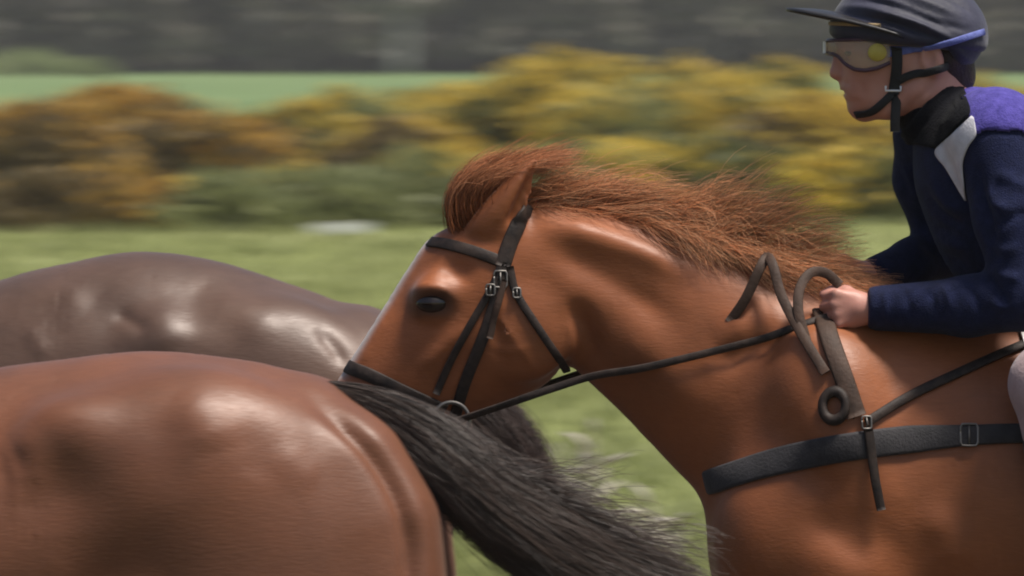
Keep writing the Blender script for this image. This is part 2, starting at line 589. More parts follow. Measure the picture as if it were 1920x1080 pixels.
M['heath'] = ground_mat('heath_turf', [(0.11, 0.13, 0.035), (0.21, 0.235, 0.075), (0.29, 0.32, 0.12), (0.33, 0.33, 0.15)], 0.30, 9, (0.45, 1, 1))
M['field'] = ground_mat('pasture', [(0.11, 0.165, 0.065), (0.13, 0.19, 0.075), (0.15, 0.215, 0.09), (0.17, 0.21, 0.10)], 0.05, 2, None)

def sheet(name, x0, x1, y0, y1, z, nx, ny, mat, amp=0.0):
    xs, ys = np.linspace(x0, x1, nx), np.linspace(y0, y1, ny)
    X, Y = np.meshgrid(xs, ys, indexing='ij')
    Z = z + amp * (np.sin(X * 0.31 + 1) * np.cos(Y * 0.23) + 0.5 * np.sin(X * 0.83 + Y * 0.61))
    V = np.stack([X, Y, Z], -1).reshape(-1, 3)
    i, j = np.meshgrid(np.arange(nx - 1), np.arange(ny - 1), indexing='ij')
    b = (i * ny + j).ravel()
    F = np.stack([b, b + ny, b + ny + 1, b + 1], 1)
    o = obj(name, V, F, mat)
    return tag(o, kind='structure')

sheet('ground', -420, 420, -60, 480, 0.0, 60, 60, M['heath'])
sheet('field', -300, 300, 108, 330, 0.012, 30, 20, M['field'])

M['bounce_cut'] = ground_mat('dark_bounce_cut', [(0.035, 0.028, 0.02), (0.05, 0.04, 0.03), (0.065, 0.052, 0.04), (0.08, 0.066, 0.05)], 2.0, 14, (0.4, 1, 1))
sheet('bounce_cut_sheet', -300, 300, -9, 8, 0.008, 40, 8, M['bounce_cut'])  # unseen dark sheet added under the horses to weaken light bounced from the ground

def blades(name, pos, hgt, wid, lean, mat, seed, rnd=None):
    """upright grass blades, each a bent two-piece leaf"""
    g = np.random.default_rng(seed); n = len(pos)
    a = g.random(n) * 6.283; side = np.stack([np.cos(a), np.sin(a), np.zeros(n)], 1)
    ln = g.normal(size=(n, 3)) * lean[:, None]; ln[:, 2] = 0
    up = np.array([0, 0, 1.0])
    p0, p1 = pos, pos + up * hgt[:, None] * 0.55 + ln * 0.35
    p2 = pos + up * hgt[:, None] + ln
    w_ = wid[:, None]
    V = np.stack([p0 - side * w_, p0 + side * w_, p1 + side * w_ * 0.8, p1 - side * w_ * 0.8, p2 + side * w_ * .15, p2 - side * w_ * .15], 1).reshape(-1, 3)
    b = np.arange(n)[:, None] * 6
    F = np.concatenate([b + np.array([[0, 1, 2, 3]]), b + np.array([[3, 2, 4, 5]])])
    o = obj(name, V, F, mat, smooth=False)
    set_attr(o, 'rnd', np.repeat(g.random(n) if rnd is None else rnd, 6))
    return o

M['grass'] = leaf_mat('grass_blades', (0.13, 0.155, 0.045), (0.39, 0.40, 0.17), 0.3)
NG = 60000
dd = 1.0 / rng.uniform(1 / 95.0, 1 / 21.0, NG)
gx = rng.uniform(-1, 1, NG) * (dd * 0.095 + 0.6)
gp = np.stack([gx, dd - CAM_D, np.zeros(NG)], 1)
patch = 0.5 + 0.5 * np.sin(gx * 0.9 + 1.3) * np.sin(dd * 0.37)
go = blades('grass', gp, rng.uniform(0.05, 0.13, NG) * (0.6 + patch), rng.uniform(0.004, 0.008, NG) * dd / 30, rng.uniform(0.02, 0.06, NG), M['grass'], 3, np.clip(rng.random(NG) * 0.6 + patch * 0.4, 0, 1))
tag(go, 'short rough green and straw coloured grass of the heath', 'grass', kind='stuff')

# ------------------------------------------------------------------ gorse
M['gorse_leaf'] = leaf_mat('gorse_leaf', (0.07, 0.08, 0.028), (0.22, 0.23, 0.08), 0.25)
M['gorse_leaf_pale'] = leaf_mat('gorse_leaf_pale', (0.14, 0.155, 0.06), (0.36, 0.38, 0.17), 0.3)
M['gorse_leaf_brown'] = leaf_mat('gorse_leaf_brown', (0.09, 0.068, 0.03), (0.27, 0.20, 0.09), 0.25)
M['gorse_gold'] = leaf_mat('gorse_gold', (0.60, 0.40, 0.04), (0.84, 0.63, 0.10), 0.25)
M['gorse_amber'] = leaf_mat('gorse_amber', (0.46, 0.25, 0.035), (0.68, 0.42, 0.07), 0.25)
M['bark'] = plain('grey_brown_bark', (0.12, 0.105, 0.09), (0.26, 0.235, 0.21), 6, 0.9, 0.6, 20)
M['birch_bark'] = plain('pale_birch_bark', (0.30, 0.29, 0.27), (0.60, 0.58, 0.54), 5, 0.8, 0.4, 20, stretch=(1, 1, 4))

def spikes(cent, outd, n_each, size, spread, seed, wid=0.16):
    """tufts of slim leaf pieces around tuft centres, pointing outward"""
    g = np.random.default_rng(seed); m = len(cent); n = m * n_each
    c = np.repeat(cent, n_each, 0) + g.normal(size=(n, 3)) * spread
    d = np.repeat(outd, n_each, 0) + g.normal(size=(n, 3)) * 0.55
    d /= np.linalg.norm(d, axis=1)[:, None]
    s = np.cross(d, g.normal(size=(n, 3))); s /= np.linalg.norm(s, axis=1)[:, None] + 1e-9
    L = size * g.uniform(0.6, 1.4, n)[:, None]
    V = np.stack([c - s * L * wid * .5, c + d * L * 0.5 - s * L * wid, c + d * L, c + d * L * 0.5 + s * L * wid], 1).reshape(-1, 3)
    F = np.arange(n * 4).reshape(-1, 4)
    return V, F, np.repeat(np.repeat(g.random(m), n_each) * 0.55 + g.random(n) * 0.45, 4)

def bush(name, px, dist, wpx, top_py, label, cat, leaf, flower, fl_amount, seed, group, depth=0.8, lumps=16):
    g = np.random.default_rng(seed)
    base = ground_at(px, dist); s = F_PX / dist
    W = wpx / s / 2; H = P(px, top_py, base[1])[2]
    root = empty(name, base, label, cat, group)
    tc, td = [], []
    for q in range(lumps):
        a = g.random() * 6.283; rr = math.sqrt(g.random()) * 0.78
        hz = H * (1 - 0.55 * rr ** 2) * g.uniform(0.72, 1.0)
        r = H * g.uniform(0.20, 0.34)
        lc = np.array([math.cos(a) * rr * W, math.sin(a) * rr * W * depth, max(hz - r, r * 0.7)])
        lr = np.array([r * 1.35, r * 1.2, r])
        m = 34
        u = g.normal(size=(m, 3)); u /= np.linalg.norm(u, axis=1)[:, None]; u[:, 2] = np.where(u[:, 2] < -0.4, -u[:, 2], u[:, 2])
        tc.append(lc + u * lr * g.uniform(0.55, 1.0, (m, 1))); td.append(u)
    for q in range(lumps * 14):                                  # skirts and loose shoots
        a = g.random() * 6.283; rr = math.sqrt(g.random())
        tc.append(np.array([[math.cos(a) * rr * W, math.sin(a) * rr * W * depth, g.uniform(0.05, 0.8) * H * (1 - 0.6 * rr)]]))
        td.append(np.array([[math.cos(a), math.sin(a), 0.7]]))
    tc, td = np.concatenate(tc), np.concatenate(td)
    tc[:, 2] = np.maximum(tc[:, 2], 0.04)
    V, F, r = spikes(tc, td, 7, 0.17, 0.05, seed + 1)
    V[:, 2] = np.maximum(V[:, 2], 0.01)
    o = obj('foliage', V, F, leaf, root, smooth=False); set_attr(o, 'rnd', r)
    if fl_amount > 0:
        # blossom clusters sit on some lumps more than others and mostly high
        key = np.sin(tc[:, 0] * 2.3 + seed) + np.cos(tc[:, 1] * 2.0 + seed * 1.7) + g.normal(size=len(tc)) * 0.6 + 1.4 * tc[:, 2] / H
        keep = key > np.quantile(key, 1 - fl_amount)
        V, F, r = spikes(tc[keep] + td[keep] * 0.10, td[keep], 10, 0.085, 0.055, seed + 2, 0.38)
        V[:, 2] = np.maximum(V[:, 2], 0.01)
        o = obj('blossom', V, F, flower, root, smooth=False); set_attr(o, 'rnd', r)
    b = Buf()
    for q in range(6):
        a = g.random() * 6.283; e = np.array([math.cos(a) * W * 0.5, math.sin(a) * W * 0.4, H * 0.6])
        tube(crom([[0.05 * math.cos(a), 0.05 * math.sin(a), -0.02], e * 0.4 + [0, 0, 0.05], e], 7), np.linspace(0.03, 0.008, 7), b, 6)
    obj('stem', *b.get(), M['bark'], root)
    return root

GL, GP, GB, FG, FA = M['gorse_leaf'], M['gorse_leaf_pale'], M['gorse_leaf_brown'], M['gorse_gold'], M['gorse_amber']
GG = 'gorse bushes across the heath'
bush_list = [
    (975, 86, 300, 128, GL, FG, 0.50, 'gold gorse bush directly above the chestnut horse poll'),
    (1180, 84, 320, 140, GP, FG, 0.45, 'pale gold gorse bush in the middle of the bank above the mane'),
    (1365, 84, 320, 150, GP, FG, 0.42, 'olive and gold gorse bush between the mane and the rider goggles'),
    (1530, 82, 320, 165, GB, FG, 0.45, 'gorse bush with brown gold bloom level with the rider nose'),
    (760, 84, 300, 215, GB, FG, 0.30, 'small dull gold gorse bush where the bank starts to rise'),
    # px, dist, width px, top py, leaf, flower, amount, label
    (70, 80, 330, 178, GB, FA, 0.40, 'amber flowered gorse bush cut by the left edge of the picture'),
    (235, 88, 340, 158, GB, FA, 0.55, 'tall amber gorse bush above the far bay horse croup'),
    (400, 82, 330, 182, GB, FA, 0.45, 'rusty amber gorse bush, tallest one beside the open pasture gap'),
    (560, 92, 260, 205, GL, FG, 0.30, 'low dark gorse bush with sparse gold bloom below pasture strip'),
    (690, 100, 300, 165, GP, FG, 0.32, 'pale green gorse bush dotted with gold between two clusters'),
    (880, 95, 330, 150, GP, FG, 0.50, 'gold topped gorse bush sloping up above the chestnut horse forelock'),
    (1075, 96, 380, 88, GL, FG, 0.62, 'tallest gorse bush, thick with gold bloom, below the dark trees'),
    (1270, 92, 380, 100, GL, FG, 0.58, 'broad gold gorse bush rising above the chestnut horse mane'),
    (1450, 93, 360, 98, GL, FG, 0.55, 'gold gorse bush just in front of the rider goggles'),
    (1640, 88, 320, 150, GP, FG, 0.42, 'gorse bush half hidden behind the rider chin and chest'),
    (1850, 95, 300, 138, GL, FG, 0.45, 'gorse bush behind the rider shoulder at the right edge'),
    (130, 66, 400, 325, GB, FA, 0.22, 'low brown gorse mound with few flowers at lower left of the thicket'),
    (400, 66, 330, 335, GP, FG, 0.06, 'low grey green gorse mound with hardly any bloom'),
    (600, 67, 360, 318, GP, FG, 0.06, 'rounded pale green mound standing behind the white board'),
    (810, 68, 380, 300, GP, FG, 0.10, 'pale green mound left of the chestnut horse forelock'),
    (1100, 72, 400, 250, GP, FG, 0.22, 'olive gorse mound low behind the chestnut horse poll'),
    (1370, 70, 380, 262, GL, FG, 0.20, 'dark olive gorse mound behind the flying mane'),
    (1620, 69, 380, 272, GL, FG, 0.20, 'dark low gorse mound before the rider chest'),
]
for i, (px, ds, wp, ty, lf, fl, am, lb) in enumerate(bush_list):
    bush('gorse_bush', px, ds, wp, ty, lb, 'bush', lf, fl, min(am * 1.25, 0.75), 100 + 11 * i, GG)

# ------------------------------------------------------------------ dark wood beyond the pasture
M['pine_leaf'] = leaf_mat('dark_wood_foliage', (0.12, 0.11, 0.085), (0.26, 0.24, 0.19), 0.25)
M['spring_leaf'] = leaf_mat('spring_leaf', (0.17, 0.21, 0.08), (0.40, 0.45, 0.20), 0.3)
def wood_tree(seed, H, bark, leaf, first, n_t, rad):
    g = np.random.default_rng(seed); b = Buf()
    bend = g.normal(size=2) * 0.25
    tp = crom([[0, 0, -0.1], [bend[0] * .3, bend[1] * .3, H * .35], [bend[0], bend[1], H * .7], [bend[0] * 1.2, bend[1] * 1.2, H]], 12)
    tube(tp, np.linspace(0.24, 0.04, 12), b, 8)
    for q in range(14):
        t = g.uniform(first / H, 0.95); c = tp[int(t * 11)]; a = g.random() * 6.283; L = rad * (1.2 - t) * g.uniform(0.7, 1.1)
        e = c + np.array([math.cos(a) * L, math.sin(a) * L, g.uniform(-0.2, 0.5)])
        tube(np.array([c, (c + e) / 2 + [0, 0, 0.15], e]), np.array([0.07, 0.05, 0.02]), b, 5)
    tc, td = [], []
    for q in range(n_t):
        t = first / H + (1 - first / H) * g.random() ** 0.9; a = g.random() * 6.283
        R = rad * (1.15 - t) * math.sqrt(g.random())
        tc.append([math.cos(a) * R, math.sin(a) * R, t * H]); td.append([math.cos(a), math.sin(a), -0.1])
    V, F, r = spikes(np.array(tc), np.array(td), 9, 0.75, 0.28, seed + 5, 0.3)
    return b.get(), (V, F, r)

protos = []
for q in range(4):
    (tv, tf), (lv, lf, lr) = wood_tree(500 + q, 13 + q, M['bark'], M['pine_leaf'], 1.2, 260, 2.6)
    mt = mk_mesh('trunk', tv, tf); mt.materials.append(M['bark'])
    ml = mk_mesh('crown', lv, lf, False); ml.materials.append(M['pine_leaf'])
    at = ml.attributes.new('rnd', 'FLOAT', 'POINT'); at.data.foreach_set('value', lr.astype(np.float32))
    protos.append((mt, ml))
TW = 'dark trees of the wood edge'
k = 0
for row, (dist, stepx) in enumerate(((312, 105), (318, 120), (326, 130))):
    for px in np.arange(-160 + row * 45, 2100, stepx):
        k += 1
        p = ground_at(px + rng.uniform(-30, 30), dist + rng.uniform(-2, 3))
        r_ = empty('wood_tree', p, 'dark blurred tree in the row along the far wood edge', 'tree', TW, rng.random() * 6.28)
        for nm, me in zip(('trunk', 'crown'), protos[k % 4]):
            link(bpy.data.objects.new(nm, me), r_)
        s_ = rng.uniform(0.85, 1.15); r_.scale = (s_, s_, s_)
# the closed depth of the wood behind the edge trees
g = np.random.default_rng(77); n_ = 5200
tc = np.stack([g.uniform(-42, 42, n_), g.uniform(322, 336, n_), 13 * g.random(n_) ** 1.1 + 0.3], 1)
V, F, r = spikes(tc, g.normal(size=(n_, 3)), 8, 1.9, 0.5, 78, 0.42)
V[:, 2] = np.maximum(V[:, 2], 0.02)
o = obj('woodland_thicket', V, F, M['pine_leaf'], smooth=False); set_attr(o, 'rnd', r)
tag(o, 'dense dark thicket closing the wood behind its edge trees', 'thicket', kind='stuff')

def single_tree(name, px, dist, H, bark, leaf, first, n_t, rad, seed, label):
    (tv, tf), (lv, lf, lr) = wood_tree(seed, H, bark, leaf, first, n_t, rad)
    r_ = empty(name, ground_at(px, dist), label, 'tree')
    obj('trunk', tv, tf, bark, r_); o = obj('crown', lv, lf, leaf, r_, smooth=False); set_attr(o, 'rnd', lr)
single_tree('birch_tree', 752, 300, 9, M['birch_bark'], M['pine_leaf'], 3.2, 60, 1.6, 611, 'pale birch trunk standing out against the dark wood')
bush('green_shrub', 45, 290, 190, 82, 'light green shrub in leaf before the wood at the left edge', 'shrub', M['spring_leaf'], None, 0, 801, None)
bush('green_shrub', 165, 292, 90, 108, 'small light green shrub beside the larger one before the wood', 'shrub', M['spring_leaf'], None, 0, 823, None)

# a short white board lying at the foot of the mounds
M['white_board'] = plain('weathered_white_paint', (0.55, 0.55, 0.52), (0.72, 0.72, 0.70), 6, 0.6, 0.2, 30)
wb = ground_at(640, 63.0)
V = np.array([(x, y, z) for x in (-0.29, 0.29) for y in (-0.05, 0.05) for z in (0.06, 0.16)]) + wb
V[4:, 2] += 0.02
o = obj('white_board', V, [(0, 1, 3, 2), (4, 6, 7, 5), (0, 4, 5, 1), (2, 3, 7, 6), (0, 2, 6, 4), (1, 5, 7, 3)], M['white_board'], smooth=False, origin=wb)
tag(o, 'short white board lying on the grass below the gorse mounds', 'board')

# dry stems between the tail and the chestnut horse's chest
M['dry_stem'] = leaf_mat('dry_stem', (0.42, 0.37, 0.30), (0.66, 0.60, 0.52), 0.2)
def dry_plant(px, py, dist, hpx, seed, label):
    g = np.random.default_rng(seed); b = Buf(); s = F_PX / dist; H = hpx / s
    base = ground_at(px, dist)
    for q in range(7):
        e = np.array([g.normal() * H * 0.22, g.normal() * H * 0.2, H * g.uniform(0.7, 1.05)])
        tube(crom([[g.normal() * .02, g.normal() * .02, -0.01], e * 0.5 + [g.normal() * .03, 0, 0.02], e], 8), np.linspace(0.012, 0.005, 8), b, 5)
        for j in range(4):
            c = e * g.uniform(0.55, 1.0); d = c + np.array([g.normal() * .09, g.normal() * .09, g.uniform(0.02, 0.1)])
            tube(np.array([c, (c + d) / 2 + [0, 0, .01], d]), np.array([0.006, 0.014, 0.004]), b, 5)
    o = obj('dry_plant', *b.get(), M['dry_stem']); o.location = base
    set_attr(o, 'rnd', g.random(len(o.data.vertices)))
    tag(o, label, 'plant')
dry_plant(1078, 960, 22.0, 370, 31, 'pale dry plant stem standing in the grass under the chestnut horse throat')
dry_plant(1215, 1000, 21.5, 260, 32, 'thin dry plant stems in the grass before the chestnut horse chest')

# soft spring air over the heath
hm = bpy.data.materials.new('pale_haze'); hm.use_nodes = True
hn = hm.node_tree.nodes; hn.remove(hn['Principled BSDF'])
pv = hn.new('ShaderNodeVolumePrincipled')
pv.inputs['Color'].default_value = (0.95, 0.94, 0.92, 1); pv.inputs['Density'].default_value = 0.0004
pv.inputs['Anisotropy'].default_value = 0.2
hm.node_tree.links.new(pv.outputs[0], hn['Material Output'].inputs['Volume'])
V = np.array([(x, y, z) for x in (-430, 430) for y in (-70, 490) for z in (-1.0, 24.0)])
o = obj('haze', V, [(0, 1, 3, 2), (4, 6, 7, 5), (0, 4, 5, 1), (2, 3, 7, 6), (0, 2, 6, 4), (1, 5, 7, 3)], hm, smooth=False)
tag(o, 'thin pale haze hanging over the heath', 'haze', kind='stuff')
# ------------------------------------------------------------------ horses
M['coat_chestnut'] = coat_mat('chestnut_coat', 0.46, 0.45, 0.1)
M['coat_bay'] = coat_mat('bay_coat', 0.46, 0.5, 0.1)
M['coat_dark_bay'] = coat_mat('dark_bay_coat', 0.44, 0.55, 0.1)
M['hoof'] = plain('hoof_horn', (0.03, 0.025, 0.02), (0.08, 0.065, 0.05), 12, 0.5, 0.3, 60)
U0 = 0.96                                            # side view metres: u = photograph px / 1000 in the chestnut's plane

def xz(px, py, Y=0.0):
    p = P(px, py, Y); return p[0], p[2]

def hz(u, z): return (u - U0, z)

def legs(f, near_f, far_f, near_h, far_h):
    for sg, fr, hd in ((-1, near_f, near_h), (1, far_f, far_h)):
        y = 0.14 * sg
        e, kn, ft, ho = [np.array([u - U0, y, z]) for u, z in fr]
        f.limb([e + [0.0, 0, 0.06], e * .5 + kn * .5, kn], [0.10, 0.075, 0.045], 0.05)
        f.ell(kn, (0.048, 0.045, 0.06), None, 0.02)
        f.limb([kn, kn * .5 + ft * .5, ft], [0.04, 0.030, 0.034], 0.02)
        f.limb([ft, ho], [0.036, 0.036], 0.02); f.cone(ho, ho + [-0.02, 0, -0.03], 0.05, 0.058, 0.015)
        st, hk, ft, ho = [np.array([u - U0, y * 1.05, z]) for u, z in hd]
        f.limb([st, st * .5 + hk * .5, hk], [0.125, 0.085, 0.046], 0.06)
        f.ell(hk + [0.012, 0, 0.01], (0.05, 0.04, 0.065), None, 0.02)
        f.limb([hk, hk * .5 + ft * .5, ft], [0.044, 0.034, 0.036], 0.02)
        f.limb([ft, ho], [0.037, 0.037], 0.02); f.cone(ho, ho + [-0.02, 0, -0.03], 0.05, 0.058, 0.015)

def torso(f, st, k=0.05):
    f.loft([hz(u, t) for u, t, b, w_ in st], [hz(u, b) for u, t, b, w_ in st], [w_ for *_, w_ in st], 0.07, k)

def hind(f, d=0.0, q=1.0):
    """hindquarter muscles"""
    f.ell2((2.36 - U0, 0.20, 1.385 + d), (0.07, 0.05, 0.05), 0.08)
    f.ell2((2.53 - U0, 0.135, 1.30 + d), (0.23, 0.135, 0.185), 0.06, -12)
    f.ell2((2.70 - U0, 0.115, 1.25 + d), (0.17, 0.115, 0.19), 0.05, -30)
    f.ell2((2.64 - U0, 0.16, 1.08), (0.22, 0.115, 0.26), 0.06)
    f.ell2((2.47 - U0, 0.175, 1.00), (0.10, 0.075, 0.15), 0.07)
    for sg in (-1, 1):
        pts = [np.array([u - U0, sg * y, z]) for u, y, z in ((2.735, 0.045, 1.395 + d), (2.80, 0.075, 1.32 + d), (2.845, 0.09, 1.22 + d * .5), (2.852, 0.10, 1.11), (2.83, 0.11, 1.0), (2.78, 0.12, 0.88))]
        f.limb(pts, [0.055, 0.078, 0.092, 0.095, 0.085, 0.06], 0.07)

def fore(f):
    f.ell2((1.60 - U0, 0.15, 1.25), (0.13, 0.085, 0.27), 0.07, -22)
    f.ell2((1.47 - U0, 0.12, 1.10), (0.13, 0.10, 0.17), 0.06)
    f.ell((1.455 - U0, 0, 1.09), (0.125, 0.15, 0.20), None, 0.05)
    f.ell2((1.60 - U0, 0.16, 1.00), (0.11, 0.075, 0.12), 0.05)

def neck_head(f, detail=True):
    NT = [(925, 392), (1010, 376), (1120, 392), (1250, 422), (1380, 466), (1490, 508), (1600, 545), (1710, 555)]
    NB = [(1050, 560), (1082, 665), (1122, 720), (1180, 782), (1243, 852), (1300, 912), (1400, 1000), (1560, 1100)]
    f.loft([xz(*p) for p in NT], [xz(*p) for p in NB], [0.07, 0.078, 0.084, 0.09, 0.105, 0.13, 0.16, 0.18], 0.07, 0.05)
    HF = [(868, 425), (805, 448), (762, 505), (722, 570), (685, 630), (648, 688), (612, 748), (590, 800), (592, 838)]
    HB = [(1010, 470), (1052, 580), (1055, 680), (1000, 735), (905, 778), (825, 800), (757, 845), (705, 885), (672, 902)]
    f.loft([xz(*p) for p in HF], [xz(*p) for p in HB], [0.075, 0.088, 0.090, 0.082, 0.068, 0.056, 0.050, 0.052, 0.042], 0.045, 0.03)
    def hp(px, py, y): p = P(px, py); return np.array([p[0], y, p[2]])
    f.ell2(hp(985, 622, 0.058), (0.085, 0.032, 0.085), 0.03)                 # cheek
    f.ell2(hp(818, 545, 0.070), (0.045, 0.026, 0.034), 0.03, -30)            # brow over the eye
    f.ell2(hp(812, 570, 0.104), (0.034, 0.022, 0.024), 0.006, -8, sub=True)   # eye socket
    f.ell2(hp(852, 500, 0.098), (0.026, 0.022, 0.018), 0.03, 30, sub=True)   # hollow above the eye
    f.ell2(hp(690, 800, 0.055), (0.02, 0.012, 0.028), 0.02)                  # nostril rim
    f.ell2(hp(640, 800, 0.056), (0.018, 0.012, 0.022), 0.01, sub=True)
    # ears: open leaf shapes
    L = [(872, 428), (893, 398), (926, 362), (962, 328), (1004, 297)]
    R = [(978, 428), (984, 398), (994, 365), (1004, 333), (1013, 294)]
    for sg in (-1, 1):
        f.loft([xz(*p) for p in L], [xz(*p) for p in R], [0.030, 0.028, 0.024, 0.018, 0.008], 0.02, 0.014, 0.006, [sg * y for y in (0.052, 0.060, 0.066, 0.068, 0.068)])
        Lc = [(950, 410), (962, 385), (980, 352), (1002, 318)]
        Rc = [(972, 414), (980, 388), (992, 357), (1008, 320)]
        f_sub_chain(f, [xz(*p) for p in Lc], [xz(*p) for p in Rc], sg)

def f_sub_chain(f, A, B, sg):
    D = crom(np.column_stack([A, B]), 14)
    for ax_, az, bx, bz in D:
        f.ell(((ax_ + bx) / 2, sg * 0.086, (az + bz) / 2), (0.010, 0.020, 0.014), None, 0.006, sub=True)

def colour_horse(o, V, base, leg, extra=None):
    c = np.tile(np.array(base, float), (len(V), 1))
    t = np.clip((0.72 - V[:, 2]) / 0.25, 0, 1)[:, None]
    c = c * (1 - t) + np.array(leg) * t
    if extra: c = extra(c, V)
    set_attr(o, 'coat', c, 'COLOR')

# --- the chestnut
f = Field((-0.50, -0.40, -0.06), (2.10, 0.40, 1.88), 0.0085)
torso(f, [(1.42, 1.36, 1.00, 0.15), (1.55, 1.50, 0.88, 0.20), (1.70, 1.555, 0.82, 0.225), (1.90, 1.535, 0.78, 0.25), (2.12, 1.50, 0.79, 0.27),
          (2.32, 1.515, 0.86, 0.265), (2.46, 1.535, 0.93, 0.255), (2.60, 1.52, 1.0, 0.22), (2.72, 1.46, 1.05, 0.15)])
hind(f); fore(f); neck_head(f)
legs(f, [(1.57, 1.0), (1.45, 0.60), (1.47, 0.22), (1.44, 0.09)], [(1.60, 1.0), (1.40, 0.64), (1.22, 0.34), (1.16, 0.24)],
     [(2.50, 0.98), (2.76, 0.60), (2.62, 0.24), (2.56, 0.12)], [(2.48, 0.98), (2.66, 0.58), (2.46, 0.22), (2.42, 0.09)])
Vc, Fc = f.mesh(3)
Vc = sculpt(Vc, Fc, [
    ([(1000, 420), (1100, 440), (1210, 478), (1300, 525)], 24, 0.015),          # ridge along the neck
    ([(1010, 465), (1100, 500), (1200, 560), (1290, 625)], 30, -0.010),
    ([(1060, 560), (1090, 620), (1150, 700)], 24, -0.007),                      # jugular groove
    ([(1150, 600), (1240, 690), (1320, 790)], 45, 0.010),
    ([(1340, 640), (1420, 600), (1500, 600)], 34, 0.010),                       # front of the shoulder
    ([(1330, 690), (1400, 660), (1480, 640)], 24, -0.009),
    ([(1420, 740), (1500, 850), (1560, 960)], 40, -0.007),
    ([(1560, 620), (1600, 760), (1560, 900)], 40, 0.008),
    ([(1660, 640), (1690, 780), (1680, 930)], 34, -0.007),
    ([(1720, 950), (1780, 1010), (1790, 1080)], 36, 0.008),
    ([(1500, 960), (1580, 1010), (1640, 1060)], 30, -0.006),
    ([(770, 548), (800, 538), (835, 545), (858, 566)], 8, 0.006),               # upper lid
    ([(772, 585), (805, 596), (845, 585)], 7, 0.004),                           # lower lid
    ([(880, 600), (830, 655), (780, 700)], 14, 0.005),                          # face crest
    ([(880, 650), (840, 700), (800, 740)], 18, -0.004),
    ([(735, 575), (700, 640), (665, 700)], 12, 0.004),                          # nasal edge
    ([(900, 560), (930, 620), (940, 700)], 16, -0.005),
    ([(1050, 560), (1075, 630), (1060, 690), (1000, 730)], 12, 0.006),          # jaw edge
    ([(1080, 560), (1105, 640), (1090, 710)], 20, -0.008),
    ([(900, 640), (960, 660), (1010, 640)], 5, 0.0022), ([(940, 600), (1000, 690)], 5, 0.002),
])
chestnut = obj('horse', Vc, Fc, M['coat_chestnut'])
tag(chestnut, 'bright chestnut horse with flying mane carrying the rider', 'horse', 'galloping horses')
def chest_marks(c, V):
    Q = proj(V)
    # a thin pale stripe down the front of the face
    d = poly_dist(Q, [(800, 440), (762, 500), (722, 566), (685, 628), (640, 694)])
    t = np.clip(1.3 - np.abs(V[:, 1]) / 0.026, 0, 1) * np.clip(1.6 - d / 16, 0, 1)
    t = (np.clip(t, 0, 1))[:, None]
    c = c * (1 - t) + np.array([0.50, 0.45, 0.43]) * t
    # dark skin at muzzle and round the eyes
    m = np.clip((Q[:, 1] - 800) / 60, 0, 1) * (Q[:, 0] < 760); m = m[:, None]
    c = c * (1 - m) + np.array([0.05, 0.03, 0.025]) * m
    e = np.exp(-((Q[:, 0] - 812) / 48) ** 4 - ((Q[:, 1] - 568) / 29) ** 4) * (Q[:, 1] > 0); e = (e * 0.85)[:, None]
    c = c * (1 - e) + np.array([0.035, 0.02, 0.015]) * e
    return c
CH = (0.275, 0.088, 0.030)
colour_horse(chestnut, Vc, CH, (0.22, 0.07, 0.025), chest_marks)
bv_ch = bvh_of(Vc, Fc)
# eyes
for sg in (-1, 1):
    p = P(811, 568, -0.075); c = np.array([p[0], sg * 0.071, p[2]])
    a = np.linspace(0, math.pi, 13); bb = np.linspace(0, 2 * math.pi, 21)[:-1]
    V = np.array([[c[0] + 0.033 * math.sin(i) * math.cos(j), c[1] + 0.0275 * math.sin(i) * math.sin(j), c[2] + 0.020 * math.cos(i)] for i in a for j in bb])
    F = [(i * 20 + j, i * 20 + (j + 1) % 20, (i + 1) * 20 + (j + 1) % 20, (i + 1) * 20 + j) for i in range(12) for j in range(20)]
    obj('eye', V, F, M['eye'], chestnut)

# --- the bays: their own planes, turned a little so the quarters show
def bay(name_label, base, leg, mat, Y, du, dz, rot, st, strokes, h, pose, hd=0.0):
    f = Field((-0.50, -0.40, -0.08), (2.10, 0.40, 1.95), h)
    torso(f, st); hind(f, hd); fore(f); neck_head(f)
    legs(f, *pose)
    V, F = f.mesh(3)
    piv = np.array([2.9 - U0, 0, 0]); ca, sa = math.cos(math.radians(rot)), math.sin(math.radians(rot))
    def xf(S):
        Q = S - piv
        return np.stack([Q[:, 0] * ca - Q[:, 1] * sa + piv[0] + du, Q[:, 0] * sa + Q[:, 1] * ca + Y, Q[:, 2] + dz], 1)
    V = sculpt(V, F, strokes, xf)
    W = xf(V)
    o = obj('horse', W, F, mat)
    tag(o, name_label, 'horse', 'galloping horses')
    colour_horse(o, V, base, leg)
    return o, W, F, xf

